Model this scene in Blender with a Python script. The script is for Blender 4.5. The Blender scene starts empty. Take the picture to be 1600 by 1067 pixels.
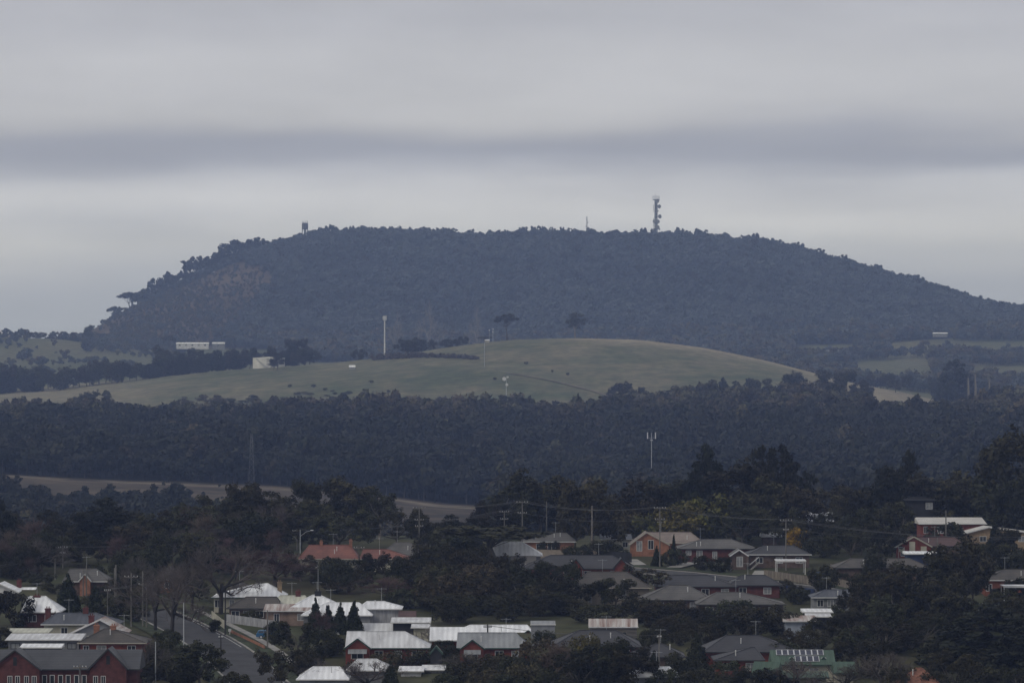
import bpy, math, random
import numpy as np
from mathutils import Vector, Matrix

# ---------------------------------------------------------------- camera, sky, sun, exposure
SC = bpy.context.scene
COL = SC.collection
F = 5600.0            # focal length in pixels of the 1600 px wide photograph
HOR = 600.0           # pixel row of eye level

cam_d = bpy.data.cameras.new('camera')
cam_d.sensor_width = 36.0
cam_d.lens = F / 1600.0 * 36.0
cam_d.shift_y = (HOR - 533.5) / 1600.0
cam_d.clip_start = 1.0
cam_d.clip_end = 30000.0
cam = bpy.data.objects.new('camera', cam_d)
cam.location = (0, 0, 0)
cam.rotation_euler = (math.radians(90), 0, 0)
COL.objects.link(cam)
SC.camera = cam

SUN_EL, SUN_AZ = math.radians(38), math.radians(-125)   # azimuth from +Y, clockwise: behind the camera, to the left
SKY_STRENGTH = 0.08
world = bpy.data.worlds.new('World'); SC.world = world
world.use_nodes = True
wn = world.node_tree.nodes; wl = world.node_tree.links
wn.clear()
w_out = wn.new('ShaderNodeOutputWorld'); w_bg = wn.new('ShaderNodeBackground')
wl.new(w_bg.outputs[0], w_out.inputs[0])
w_sky = wn.new('ShaderNodeTexSky'); w_sky.sky_type = 'NISHITA'; w_sky.sun_disc = False
w_sky.sun_elevation = SUN_EL; w_sky.sun_rotation = SUN_AZ
w_tc = wn.new('ShaderNodeTexCoord')
w_sep = wn.new('ShaderNodeSeparateXYZ'); wl.new(w_tc.outputs['Generated'], w_sep.inputs[0])
# cloud sheet: stratus in long bands, bent by low-frequency noise
w_map = wn.new('ShaderNodeMapping'); w_map.inputs['Scale'].default_value = (3.2, 3.2, 22.0)
wl.new(w_tc.outputs['Generated'], w_map.inputs[0])
w_noi = wn.new('ShaderNodeTexNoise'); w_noi.inputs['Scale'].default_value = 2.6
w_noi.inputs['Detail'].default_value = 3.0; w_noi.inputs['Roughness'].default_value = 0.42
wl.new(w_map.outputs[0], w_noi.inputs['Vector'])
w_m1 = wn.new('ShaderNodeMath'); w_m1.operation = 'MULTIPLY_ADD'
w_m1.inputs[1].default_value = 0.028; w_m1.inputs[2].default_value = -0.014
wl.new(w_noi.outputs[0], w_m1.inputs[0])
w_m2 = wn.new('ShaderNodeMath'); w_m2.operation = 'ADD'
wl.new(w_sep.outputs['Z'], w_m2.inputs[0]); wl.new(w_m1.outputs[0], w_m2.inputs[1])
w_m3 = wn.new('ShaderNodeMath'); w_m3.operation = 'DIVIDE'; w_m3.inputs[1].default_value = 0.16
wl.new(w_m2.outputs[0], w_m3.inputs[0])
w_ramp = wn.new('ShaderNodeValToRGB'); w_ramp.color_ramp.interpolation = 'B_SPLINE'
def lin(c):
    return tuple((v / 255 / 12.92) if v / 255 <= 0.04045 else ((v / 255 + 0.055) / 1.055) ** 2.4 for v in c)
SKY_BANDS = [(490, (172, 180, 206)), (420, (172, 179, 206)), (340, (222, 226, 246)), (292, (200, 204, 224)), (255, (160, 165, 187)), (222, (160, 164, 184)),
             (188, (188, 190, 203)), (150, (198, 200, 213)), (90, (198, 200, 212)), (30, (188, 190, 204)), (-40, (180, 182, 193)), (-150, (188, 189, 196))]
els = w_ramp.color_ramp.elements
while len(els) < len(SKY_BANDS): els.new(0.5)
for e, (row, c) in zip(els, SKY_BANDS):
    e.position = (HOR - row) / F / 0.16
for e, (row, c) in zip(els, SKY_BANDS):
    e.color = (*lin(c), 1)
wl.new(w_m3.outputs[0], w_ramp.inputs[0])
w_map2 = wn.new('ShaderNodeMapping'); w_map2.inputs['Scale'].default_value = (6.0, 6.0, 22.0); w_map2.inputs['Location'].default_value = (3.1, 0.4, 1.7)
wl.new(w_tc.outputs['Generated'], w_map2.inputs[0])
w_noi2 = wn.new('ShaderNodeTexNoise'); w_noi2.inputs['Scale'].default_value = 2.2; w_noi2.inputs['Detail'].default_value = 7.0; w_noi2.inputs['Roughness'].default_value = 0.55
wl.new(w_map2.outputs[0], w_noi2.inputs['Vector'])
w_mr = wn.new('ShaderNodeMapRange'); w_mr.inputs['From Min'].default_value = 0.3; w_mr.inputs['From Max'].default_value = 0.7; w_mr.inputs['To Min'].default_value = 0.93; w_mr.inputs['To Max'].default_value = 1.07
wl.new(w_noi2.outputs[0], w_mr.inputs[0])
w_var = wn.new('ShaderNodeVectorMath'); w_var.operation = 'SCALE'; wl.new(w_ramp.outputs[0], w_var.inputs[0]); wl.new(w_mr.outputs[0], w_var.inputs['Scale'])
w_scale = wn.new('ShaderNodeVectorMath'); w_scale.operation = 'SCALE'; w_scale.inputs['Scale'].default_value = SKY_STRENGTH
wl.new(w_sky.outputs[0], w_scale.inputs[0])
w_mix = wn.new('ShaderNodeMix'); w_mix.data_type = 'RGBA'; w_mix.inputs['Factor'].default_value = 0.95
wl.new(w_scale.outputs[0], w_mix.inputs['A']); wl.new(w_var.outputs[0], w_mix.inputs['B'])
wl.new(w_mix.outputs['Result'], w_bg.inputs[0])
w_bg.inputs[1].default_value = 1.0

sun_d = bpy.data.lights.new('sun', 'SUN'); sun_d.energy = 0.9; sun_d.angle = math.radians(14); sun_d.color = (1.0, 0.95, 0.88)
sun = bpy.data.objects.new('sun', sun_d); COL.objects.link(sun)
sd = Vector((math.sin(SUN_AZ) * math.cos(SUN_EL), math.cos(SUN_AZ) * math.cos(SUN_EL), math.sin(SUN_EL)))
sun.rotation_euler = sd.to_track_quat('Z', 'Y').to_euler()
sun.location = sd * 200

SC.view_settings.view_transform = 'Standard'; SC.view_settings.look = 'None'
SC.view_settings.exposure = 0.0; SC.view_settings.gamma = 1.0; SC.view_settings.use_curve_mapping = False
SC.cycles.use_denoising = True
SC.cycles.max_bounces = 4; SC.cycles.diffuse_bounces = 2; SC.cycles.glossy_bounces = 2
SC.cycles.transparent_max_bounces = 6; SC.cycles.volume_bounces = 0

RNG = np.random.default_rng(7)
random.seed(7)

# ---------------------------------------------------------------- small helpers
def tag(o, label=None, cat=None, group=None, kind=None):
    if label: o['label'] = label
    if cat: o['category'] = cat
    if group: o['group'] = group
    if kind: o['kind'] = kind
    return o

def empty(name, loc=(0, 0, 0), rz=0.0, parent=None):
    o = bpy.data.objects.new(name, None); COL.objects.link(o)
    o.location = loc; o.rotation_euler = (0, 0, rz); o.empty_display_size = 0.5
    if parent: o.parent = parent
    return o

def mesh_arrays(name, V, faces_by_n, mats=None, mat_idx=None, smooth=False):
    """V (N,3); faces_by_n: list of (M,k) int arrays"""
    me = bpy.data.meshes.new(name)
    V = np.asarray(V, dtype=np.float32)
    me.vertices.add(len(V)); me.vertices.foreach_set('co', V.ravel())
    tot = sum(a.size for a in faces_by_n); nf = sum(len(a) for a in faces_by_n)
    me.loops.add(tot); me.polygons.add(nf)
    me.loops.foreach_set('vertex_index', np.concatenate([a.ravel() for a in faces_by_n]).astype(np.int32))
    sizes = np.concatenate([np.full(len(a), a.shape[1]) for a in faces_by_n]).astype(np.int32)
    starts = np.concatenate([[0], np.cumsum(sizes)[:-1]]).astype(np.int32)
    me.polygons.foreach_set('loop_start', starts)
    me.polygons.foreach_set('loop_total', sizes)
    if smooth: me.polygons.foreach_set('use_smooth', np.ones(nf, dtype=bool))
    for m in (mats or []): me.materials.append(m)
    if mat_idx is not None: me.polygons.foreach_set('material_index', np.asarray(mat_idx, dtype=np.int32))
    me.update(calc_edges=True); me.validate()
    return me

class MB:
    """collects boxes, bars, tubes and polygons for ONE mesh object"""
    def __init__(s): s.v = []; s.f = []
    def poly(s, pts):
        b = len(s.v); s.v += [tuple(p) for p in pts]; s.f.append(tuple(range(b, b + len(pts)))); return s
    def box(s, x0, x1, y0, y1, z0, z1):
        b = len(s.v)
        s.v += [(x0, y0, z0), (x1, y0, z0), (x1, y1, z0), (x0, y1, z0), (x0, y0, z1), (x1, y0, z1), (x1, y1, z1), (x0, y1, z1)]
        s.f += [tuple(b + i for i in q) for q in ((0, 3, 2, 1), (4, 5, 6, 7), (0, 1, 5, 4), (1, 2, 6, 5), (2, 3, 7, 6), (3, 0, 4, 7))]
        return s
    def solid(s, verts, faces):
        b = len(s.v); s.v += [tuple(p) for p in verts]; s.f += [tuple(b + i for i in q) for q in faces]; return s
    def tube(s, pts, rad, n=6, cap=True):
        pts = [Vector(p) for p in pts]; rad = rad if isinstance(rad, (list, tuple)) else [rad] * len(pts)
        b = len(s.v)
        for i, p in enumerate(pts):
            d = (pts[min(i + 1, len(pts) - 1)] - pts[max(i - 1, 0)]).normalized()
            a = d.cross(Vector((0.31, 0.17, 0.93)) if abs(d.z) < 0.9 else Vector((1, 0, 0))).normalized(); c = d.cross(a)
            for k in range(n):
                t = 2 * math.pi * k / n
                s.v.append(tuple(p + (a * math.cos(t) + c * math.sin(t)) * rad[i]))
        for i in range(len(pts) - 1):
            for k in range(n):
                k2 = (k + 1) % n
                s.f.append((b + i * n + k, b + i * n + k2, b + (i + 1) * n + k2, b + (i + 1) * n + k))
        if cap:
            s.f.append(tuple(b + k for k in reversed(range(n))))
            s.f.append(tuple(b + (len(pts) - 1) * n + k for k in range(n)))
        return s
    def bar(s, p, q, w, h=None):
        """box-section beam from p to q"""
        p, q = Vector(p), Vector(q); h = h or w
        d = (q - p).normalized()
        a = d.cross(Vector((0, 0, 1)) if abs(d.z) < 0.95 else Vector((0, 1, 0))).normalized() * (w / 2)
        c = d.cross(a).normalized() * (h / 2)
        vs = [p - a - c, p + a - c, p + a + c, p - a + c, q - a - c, q + a - c, q + a + c, q - a + c]
        return s.solid(vs, ((0, 1, 2, 3), (7, 6, 5, 4), (0, 4, 5, 1), (1, 5, 6, 2), (2, 6, 7, 3), (3, 7, 4, 0)))
    def mesh(s, name, mat):
        me = bpy.data.meshes.new(name); me.from_pydata(s.v, [], s.f); me.materials.append(mat); me.update(); return me
    def build(s, name, mat, parent=None, loc=None, rz=None):
        o = bpy.data.objects.new(name, s.mesh(name, mat)); COL.objects.link(o)
        if parent: o.parent = parent
        if loc is not None: o.location = loc
        if rz is not None: o.rotation_euler = (0, 0, rz)
        return o

# ---------------------------------------------------------------- materials
MATS = {}
def mat(name, col, rough=0.85, var=0.18, scale=0.6, spec=0.25, stretch=(1, 1, 1), col2=None, bump=0.0, bscale=8.0, obj_var=0.0, metal=0.0):
    """colour with two octaves of blotches; col2 = second colour of stains"""
    if name in MATS: return MATS[name]
    m = bpy.data.materials.new(name); m.use_nodes = True; n = m.node_tree.nodes; l = m.node_tree.links
    b = n['Principled BSDF']; b.inputs['Roughness'].default_value = rough
    b.inputs['Specular IOR Level'].default_value = spec; b.inputs['Metallic'].default_value = metal
    tc = n.new('ShaderNodeTexCoord'); mp = n.new('ShaderNodeMapping'); mp.inputs['Scale'].default_value = stretch
    l.new(tc.outputs['Object'], mp.inputs[0])
    nz = n.new('ShaderNodeTexNoise'); nz.inputs['Scale'].default_value = scale; nz.inputs['Detail'].default_value = 6; nz.inputs['Roughness'].default_value = 0.6
    l.new(mp.outputs[0], nz.inputs['Vector'])
    rp = n.new('ShaderNodeValToRGB')
    c2 = col2 if col2 else tuple(c * (1 - var * 1.6) for c in col)
    rp.color_ramp.elements[0].position = 0.33; rp.color_ramp.elements[0].color = (*c2, 1)
    rp.color_ramp.elements[1].position = 0.62; rp.color_ramp.elements[1].color = (*[min(1, c * (1 + var * 0.5)) for c in col], 1)
    l.new(nz.outputs[0], rp.inputs[0])
    out = rp.outputs[0]
    if obj_var:
        oi = n.new('ShaderNodeObjectInfo'); hs = n.new('ShaderNodeHueSaturation')
        ma = n.new('ShaderNodeMath'); ma.operation = 'MULTIPLY_ADD'; ma.inputs[1].default_value = 2 * obj_var; ma.inputs[2].default_value = 1 - obj_var
        l.new(oi.outputs['Random'], ma.inputs[0]); l.new(ma.outputs[0], hs.inputs['Value'])
        m2 = n.new('ShaderNodeMath'); m2.operation = 'MULTIPLY'; m2.inputs[1].default_value = 7.31
        m3 = n.new('ShaderNodeMath'); m3.operation = 'FRACT'
        m4 = n.new('ShaderNodeMath'); m4.operation = 'MULTIPLY_ADD'; m4.inputs[1].default_value = 0.075; m4.inputs[2].default_value = 0.452
        l.new(oi.outputs['Random'], m2.inputs[0]); l.new(m2.outputs[0], m3.inputs[0]); l.new(m3.outputs[0], m4.inputs[0]); l.new(m4.outputs[0], hs.inputs['Hue'])
        l.new(out, hs.inputs['Color']); out = hs.outputs[0]
    l.new(out, b.inputs['Base Color'])
    if bump:
        n2 = n.new('ShaderNodeTexNoise'); n2.inputs['Scale'].default_value = bscale; n2.inputs['Detail'].default_value = 3
        l.new(mp.outputs[0], n2.inputs['Vector'])
        bp = n.new('ShaderNodeBump'); bp.inputs['Strength'].default_value = bump; bp.inputs['Distance'].default_value = 0.05
        l.new(n2.outputs[0], bp.inputs['Height']); l.new(bp.outputs[0], b.inputs['Normal'])
    MATS[name] = m
    return m

def roof_mat(name, col, col2=None, var=0.15, kind='iron', rough=0.6):
    """corrugated sheets run down the slope; tiles run in courses. Real relief is far below a pixel, so bump and faint colour bands."""
    if name in MATS: return MATS[name]
    m = mat(name, col, rough, var, 0.35, 0.3, (1.6, 0.5, 0.5) if kind == 'iron' else (1, 1, 1), col2)
    n = m.node_tree.nodes; l = m.node_tree.links; b = n['Principled BSDF']
    tc = n.new('ShaderNodeTexCoord'); wv = n.new('ShaderNodeTexWave'); wv.wave_type = 'BANDS'
    wv.bands_direction = 'X' if kind == 'iron' else 'Z'
    wv.inputs['Scale'].default_value = 1.1 if kind == 'iron' else 2.4; wv.inputs['Distortion'].default_value = 0.4
    l.new(tc.outputs['Object'], wv.inputs['Vector'])
    bp = n.new('ShaderNodeBump'); bp.inputs['Strength'].default_value = 0.35; bp.inputs['Distance'].default_value = 0.06
    w2 = n.new('ShaderNodeTexWave'); w2.wave_type = 'BANDS'; w2.bands_direction = 'X' if kind == 'iron' else 'Z'; w2.inputs['Scale'].default_value = 0.36 if kind == 'iron' else 0.9
    w2.inputs['Distortion'].default_value = 0.6; w2.inputs['Detail'].default_value = 3; l.new(tc.outputs['Object'], w2.inputs['Vector'])
    mr = n.new('ShaderNodeMapRange'); mr.inputs['To Min'].default_value = 0.91; mr.inputs['To Max'].default_value = 1.06; l.new(w2.outputs[0], mr.inputs[0])
    vm = n.new('ShaderNodeVectorMath'); vm.operation = 'SCALE'; src = b.inputs['Base Color'].links[0].from_socket
    l.new(src, vm.inputs[0]); l.new(mr.outputs[0], vm.inputs['Scale']); l.new(vm.outputs[0], b.inputs['Base Color'])
    l.new(wv.outputs[0], bp.inputs['Height']); l.new(bp.outputs[0], b.inputs['Normal'])
    return m

def leaf_mat(name, col, var=0.5, obj_var=0.42):
    m = mat(name, col, 0.75, var, 9.0, 0.15, obj_var=obj_var)
    return m

M_white_iron = roof_mat('white_iron', (0.8, 0.81, 0.82), (0.62, 0.63, 0.65))
M_old_white = roof_mat('weathered_white_iron', (0.62, 0.63, 0.64), (0.44, 0.44, 0.45))
M_grey_iron = roof_mat('grey_iron', (0.27, 0.28, 0.29), (0.2, 0.21, 0.22))
M_cream_iron = roof_mat('cream_iron', (0.5, 0.5, 0.42), (0.4, 0.4, 0.34))
M_tan_roof = roof_mat('tan_tile', (0.23, 0.19, 0.165), (0.16, 0.13, 0.115), kind='tile')
M_slate = roof_mat('dark_slate', (0.075, 0.077, 0.083), (0.055, 0.056, 0.06), kind='tile')
M_dark_tile = roof_mat('dark_tile', (0.05, 0.05, 0.056), (0.036, 0.036, 0.04), kind='tile')
M_brown_tile = roof_mat('brown_tile', (0.085, 0.075, 0.066), (0.05, 0.047, 0.043), kind='tile')
M_grey_tile = roof_mat('grey_tile', (0.11, 0.105, 0.10), (0.07, 0.068, 0.064), kind='tile')
M_red_tile = roof_mat('red_tile', (0.2, 0.082, 0.062), (0.12, 0.052, 0.042), kind='tile')
M_maroon_tile = roof_mat('maroon_tile', (0.09, 0.05, 0.046), (0.06, 0.036, 0.034), kind='tile')
M_blue_roof = roof_mat('blue_grey_iron', (0.085, 0.092, 0.11), (0.06, 0.066, 0.08))
M_green_roof = roof_mat('green_iron', (0.068, 0.11, 0.08), (0.05, 0.084, 0.062))
M_rust = roof_mat('rusted_iron', (0.5, 0.48, 0.46), (0.17, 0.07, 0.045), rough=0.8)
M_rust.node_tree.nodes['Mapping'].inputs['Scale'].default_value = (2.6, 0.2, 0.2)
M_red_brick = mat('red_brick', (0.19, 0.055, 0.042), 0.9, 0.25, 1.2)
M_dkred_brick = mat('dark_red_brick', (0.115, 0.042, 0.038), 0.9, 0.25, 1.2)
M_orange_brick = mat('orange_brick', (0.31, 0.15, 0.095), 0.9, 0.2, 1.2)
M_brown_brick = mat('brown_brick', (0.12, 0.085, 0.07), 0.9, 0.25, 1.2)
M_pink_brick = mat('patchy_pink_render', (0.26, 0.19, 0.155), 0.9, 0.3, 0.5, col2=(0.13, 0.09, 0.075))
M_tan_brick = mat('tan_brick', (0.3, 0.22, 0.14), 0.9, 0.2, 1.2)
M_cream = mat('cream_weatherboard', (0.44, 0.42, 0.34), 0.8, 0.15, 0.5)
M_fawn = mat('fawn_render', (0.23, 0.2, 0.165), 0.85, 0.15, 0.5)
M_white = mat('white_paint', (0.66, 0.66, 0.66), 0.7, 0.12, 0.5)
M_grey_wall = mat('grey_fibro', (0.22, 0.225, 0.235), 0.85, 0.2, 0.5)
M_blue_wall = mat('pale_blue_board', (0.36, 0.40, 0.47), 0.8, 0.15, 0.5)
M_navy = mat('navy_steel', (0.03, 0.045, 0.1), 0.7, 0.2, 0.5)
M_dark = mat('dark_paint_and_shade', (0.03, 0.03, 0.033), 0.9, 0.2, 0.5)  # dark things; as carport wall it stands in for the shade under the roof
M_gut_white = mat('white_gutter', (0.6, 0.6, 0.59), 0.6, 0.08, 0.5)
M_gut_dark = mat('dark_gutter', (0.05, 0.05, 0.05), 0.6, 0.1, 0.5)
M_gut_green = mat('green_gutter', (0.04, 0.075, 0.06), 0.6, 0.1, 0.5)
M_gut_cream = mat('cream_gutter', (0.42, 0.38, 0.32), 0.6, 0.1, 0.5)
M_glass = mat('window_glass', (0.035, 0.04, 0.048), 0.12, 0.2, 0.4, 0.6)
M_curtain = mat('curtained_glass', (0.26, 0.27, 0.28), 0.35, 0.25, 1.5, 0.5)
M_panel = mat('solar_glass', (0.02, 0.024, 0.045), 0.2, 0.1, 0.4, 0.6)
M_alu = mat('aluminium', (0.55, 0.56, 0.58), 0.45, 0.05, 1.0, 0.5)
M_pole = mat('grey_timber_pole', (0.19, 0.18, 0.165), 0.9, 0.3, 0.9, stretch=(4, 4, 0.4))
M_pole_dark = mat('dark_timber_pole', (0.06, 0.055, 0.05), 0.9, 0.3, 0.9)
M_galv = mat('galvanised_steel', (0.42, 0.44, 0.46), 0.5, 0.12, 1.0, 0.4)
M_steel_dark = mat('weathered_steel', (0.10, 0.105, 0.115), 0.6, 0.2, 0.3)
M_wire = mat('wire', (0.12, 0.12, 0.125), 0.6, 0.1, 1.0)
M_paling = mat('weathered_paling', (0.23, 0.2, 0.165), 0.95, 0.3, 1.0, stretch=(3, 3, 0.4))
M_paling_grey = mat('grey_white_fence', (0.36, 0.365, 0.385), 0.95, 0.25, 1.0, stretch=(3, 3, 0.4))
M_asphalt = mat('asphalt', (0.062, 0.062, 0.066), 0.9, 0.2, 0.25, bump=0.3, bscale=30)
M_concrete = mat('concrete', (0.3, 0.29, 0.27), 0.9, 0.2, 0.4)
M_line = mat('road_paint', (0.6, 0.6, 0.58), 0.7, 0.2, 1.5)
M_verge = mat('mown_grass', (0.045, 0.056, 0.027), 0.95, 0.35, 0.4, bump=0.6, bscale=12)
M_tank = mat('tank_concrete', (0.62, 0.61, 0.56), 0.8, 0.1, 0.15)
M_bark = mat('bark', (0.10, 0.088, 0.075), 0.95, 0.35, 4.0, stretch=(3, 3, 0.6))
M_bark_pale = mat('pale_gum_bark', (0.22, 0.2, 0.175), 0.95, 0.35, 4.0, stretch=(3, 3, 0.6))
M_bark_dark = mat('dark_bark', (0.045, 0.04, 0.036), 0.95, 0.3, 4.0)
M_twig = mat('bare_twigs', (0.1, 0.087, 0.076), 0.95, 0.3, 4.0, obj_var=0.2)
M_twig_red = mat('reddish_twigs', (0.108, 0.077, 0.065), 0.95, 0.3, 4.0, obj_var=0.2)
L_gum = leaf_mat('gum_leaves', (0.0434, 0.0427, 0.0194))
L_gum2 = leaf_mat('olive_leaves', (0.0645, 0.0608, 0.0288))
L_pine = leaf_mat('pine_needles', (0.0217, 0.0248, 0.0140), 0.4, 0.15)
L_cyp = leaf_mat('cypress_foliage', (0.0279, 0.0330, 0.0152), 0.4, 0.2)
L_bush = leaf_mat('shrub_leaves', (0.0372, 0.0385, 0.0173))
L_wattle = leaf_mat('wattle_leaves', (0.115, 0.105, 0.028), 0.4, 0.15)
L_gold = leaf_mat('golden_blossom', (0.33, 0.19, 0.02), 0.4, 0.1)
L_forest = leaf_mat('forest_leaves', (0.0430, 0.0416, 0.0245), 0.4, 0.24)
L_cloud_shade = leaf_mat('cloud_shade_leaves', (0.028, 0.031, 0.021), 0.4, 0.2)  # forest leaves with a cloud shadow put into their colour
L_mount = leaf_mat('hazed_gum_leaves', (0.09, 0.103, 0.108), 0.4, 0.22)  # gum leaves, lightened and blued to carry part of the distance haze
L_mount2 = leaf_mat('dark_hazed_gum_leaves', (0.07, 0.081, 0.086), 0.4, 0.22)  # darker tone of the same haze-tinted gum leaves
L_scrub = leaf_mat('dry_scrub_leaves', (0.1, 0.093, 0.056), 0.4, 0.25)
L_grey = leaf_mat('grey_hedge_leaves', (0.10, 0.09, 0.075), 0.4, 0.1)

# ---------------------------------------------------------------- terrain
PXG = np.arange(-1600, 3201, 10.0)
def prof(pts):
    """pixel/row control points -> smooth array over PXG"""
    p = np.array(pts, float); r = np.interp(PXG, p[:, 0], p[:, 1])
    k = np.exp(-np.linspace(-2, 2, 9) ** 2); k /= k.sum()
    return np.convolve(np.pad(r, 4, mode='edge'), k, mode='valid')
def rowz(pts, Y): return -(prof(pts) - HOR) / F * Y
def flat(z): return np.full(len(PXG), float(z))
STN = [(-300, flat(-14)), (0, flat(-9)), (60, flat(-20)), (250, flat(-45)), (480, flat(-48.5)), (560, flat(-46.5)), (600, flat(-44)), (660, flat(-41.8)),
       (720, flat(-38.8)), (770, flat(-37.2)), (850, flat(-36.6)), (910, flat(-38.5)), (1040, flat(-50)), (1250, flat(-60)), (1450, flat(-57)),
       (1720, rowz([(-400, 726), (0, 740), (100, 747), (200, 753), (400, 761), (560, 770), (700, 786), (900, 792), (1300, 770), (1700, 760)], 1720)),
       (2250, rowz([(-400, 690), (0, 692), (600, 690), (1000, 688), (1600, 680)], 2250)),
       (2800, rowz([(-400, 650), (0, 645), (200, 650), (400, 648), (600, 637), (800, 636), (950, 638), (1100, 628), (1300, 634), (1500, 645), (2000, 650)], 2800)),
       (3040, rowz([(-400, 640), (0, 628), (200, 617), (400, 600), (600, 583), (800, 572), (930, 567), (1050, 572), (1200, 587), (1300, 602), (1400, 620), (1480, 640), (2000, 655)], 3040)),
       (3280, rowz([(-400, 640), (0, 614), (100, 607), (200, 596), (330, 582), (450, 573), (600, 559), (700, 545), (800, 533), (900, 528), (1000, 529), (1100, 542), (1200, 564), (1270, 582), (1330, 598), (1400, 612), (1460, 630), (1560, 645), (2000, 655)], 3280)),
       (3650, rowz([(-400, 600), (0, 592), (250, 590), (600, 585), (1000, 580), (1300, 606), (1600, 610), (2200, 620)], 3650)),
       (4200, rowz([(-400, 560), (0, 562), (250, 566), (600, 570), (1000, 570), (1300, 572), (1600, 568), (2200, 580)], 4200)),
       (4650, rowz([(-400, 522), (0, 527), (100, 530), (160, 540), (300, 548), (600, 552), (1000, 550), (1300, 542), (1600, 528), (2200, 540)], 4650)),
       (5600, rowz([(-600, 580), (0, 575), (90, 556), (125, 540), (150, 524), (200, 497), (250, 468), (300, 440), (360, 413), (420, 396), (480, 378), (545, 372), (620, 373), (700, 377), (760, 380), (850, 373), (950, 377),
                    (1040, 377), (1085, 375), (1130, 385), (1185, 385), (1230, 396), (1310, 417), (1400, 443), (1450, 456), (1500, 474), (1550, 488), (1600, 497), (1800, 520), (2400, 560)], 5600)),
       (6200, rowz([(-600, 600), (0, 590), (300, 520), (500, 450), (1100, 450), (1500, 520), (1800, 560), (2400, 600)], 6200)),
       (7200, flat(0)), (8200, flat(-10))]
def pchip(xs, Z, xq):
    xs = np.array(xs, float); h = np.diff(xs)[:, None]; d = np.diff(Z, axis=0) / h
    m = np.zeros_like(Z); w1 = 2 * h[1:] + h[:-1]; w2 = h[1:] + 2 * h[:-1]
    ok = d[:-1] * d[1:] > 0
    with np.errstate(divide='ignore', invalid='ignore'):
        hm = (w1 + w2) / (w1 / d[:-1] + w2 / d[1:])
    m[1:-1] = np.where(ok, hm, 0); m[0] = d[0]; m[-1] = d[-1]
    i = np.clip(np.searchsorted(xs, xq) - 1, 0, len(xs) - 2); t = ((xq - xs[i]) / h[i, 0])[:, None]
    H = h[i]
    return (2*t**3-3*t**2+1)*Z[i] + (t**3-2*t**2+t)*H*m[i] + (-2*t**3+3*t**2)*Z[i+1] + (t**3-t**2)*H*m[i+1]
YG = np.arange(-300, 8201, 10.0)
TAB = pchip([s[0] for s in STN], np.array([s[1] for s in STN]), YG)
def hgt(x, y):
    x = np.asarray(x, float); y = np.asarray(y, float)
    px = 800 + x / np.maximum(y, 300.0) * F
    a = np.clip((px - PXG[0]) / 10.0, 0, len(PXG) - 1.001); b = np.clip((y - YG[0]) / 10.0, 0, len(YG) - 1.001)
    i = a.astype(int); j = b.astype(int); fa = a - i; fb = b - j
    z = (TAB[j, i] * (1 - fa) + TAB[j, i + 1] * fa) * (1 - fb) + (TAB[j + 1, i] * (1 - fa) + TAB[j + 1, i + 1] * fa) * fb
    big = np.clip((y - 1100) / 600, 0, 1)
    mtn = np.clip((y - 4700) / 250, 0, 1) * np.clip((5480 - y) / 200, 0, 1)
    z = z + mtn * (9 * np.sin(x / 118.0 + 1.3 * np.sin(y / 210.0)) + 5 * np.sin(x / 47.0 + y / 160.0))
    return z + big * (1.6 * np.sin(x / 61.0 + y / 97.0) * np.sin(y / 83.0 - x / 140.0))
def X(px, Y): return (px - 800) / F * Y
def Zr(row, Y): return -(row - HOR) / F * Y
_ys = np.arange(470, 905, 1.0)
_zs = hgt(np.zeros_like(_ys), _ys)
_rows = HOR - _zs / _ys * F
def y_of_row(row, up=0.0):
    """distance at which a point `up` metres above the town's ground shows at this pixel row"""
    r = HOR - (_zs + up) / _ys * F
    return float(np.interp(-row, -r, _ys))
def h1(x, y): return float(hgt(np.array([x]), np.array([y]))[0])

# ---------------------------------------------------------------- ground sheet
_sp = np.array([-600, 0, 120, 220, 320, 450, 600, 700]); _sr = np.array([740, 752, 758, 766, 782, 802, 822, 832])
def _lim(p, r):        # where the tree tops of the left valley wood reach row r
    ys = np.arange(1150.0, 1720.0, 5); rows = HOR - (hgt(X(p, ys), ys) + 8.5) / ys * F
    i = np.where(rows <= r)[0]; return ys[i[0]] if len(i) else 1690.0
_sl = np.array([_lim(p, r) for p, r in zip(_sp, _sr)])
def strip_floor(px):   # upper limit of the wood in the valley on the left, below the pale clearing
    return np.where(px > 760, 1735, np.interp(px, _sp, _sl))
def smooth_noise(x, y, s, seed):
    r = np.random.default_rng(seed); v = 0
    for k in range(5):
        a = r.uniform(0, 6.28, 3); f = (1.0 + 0.7 * k) / s
        v = v + np.sin(x * f * math.cos(a[0]) + y * f * math.sin(a[0]) + a[1] + 1.7 * np.sin(y * f * 0.6 + a[2]))
    return v / 5
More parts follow.
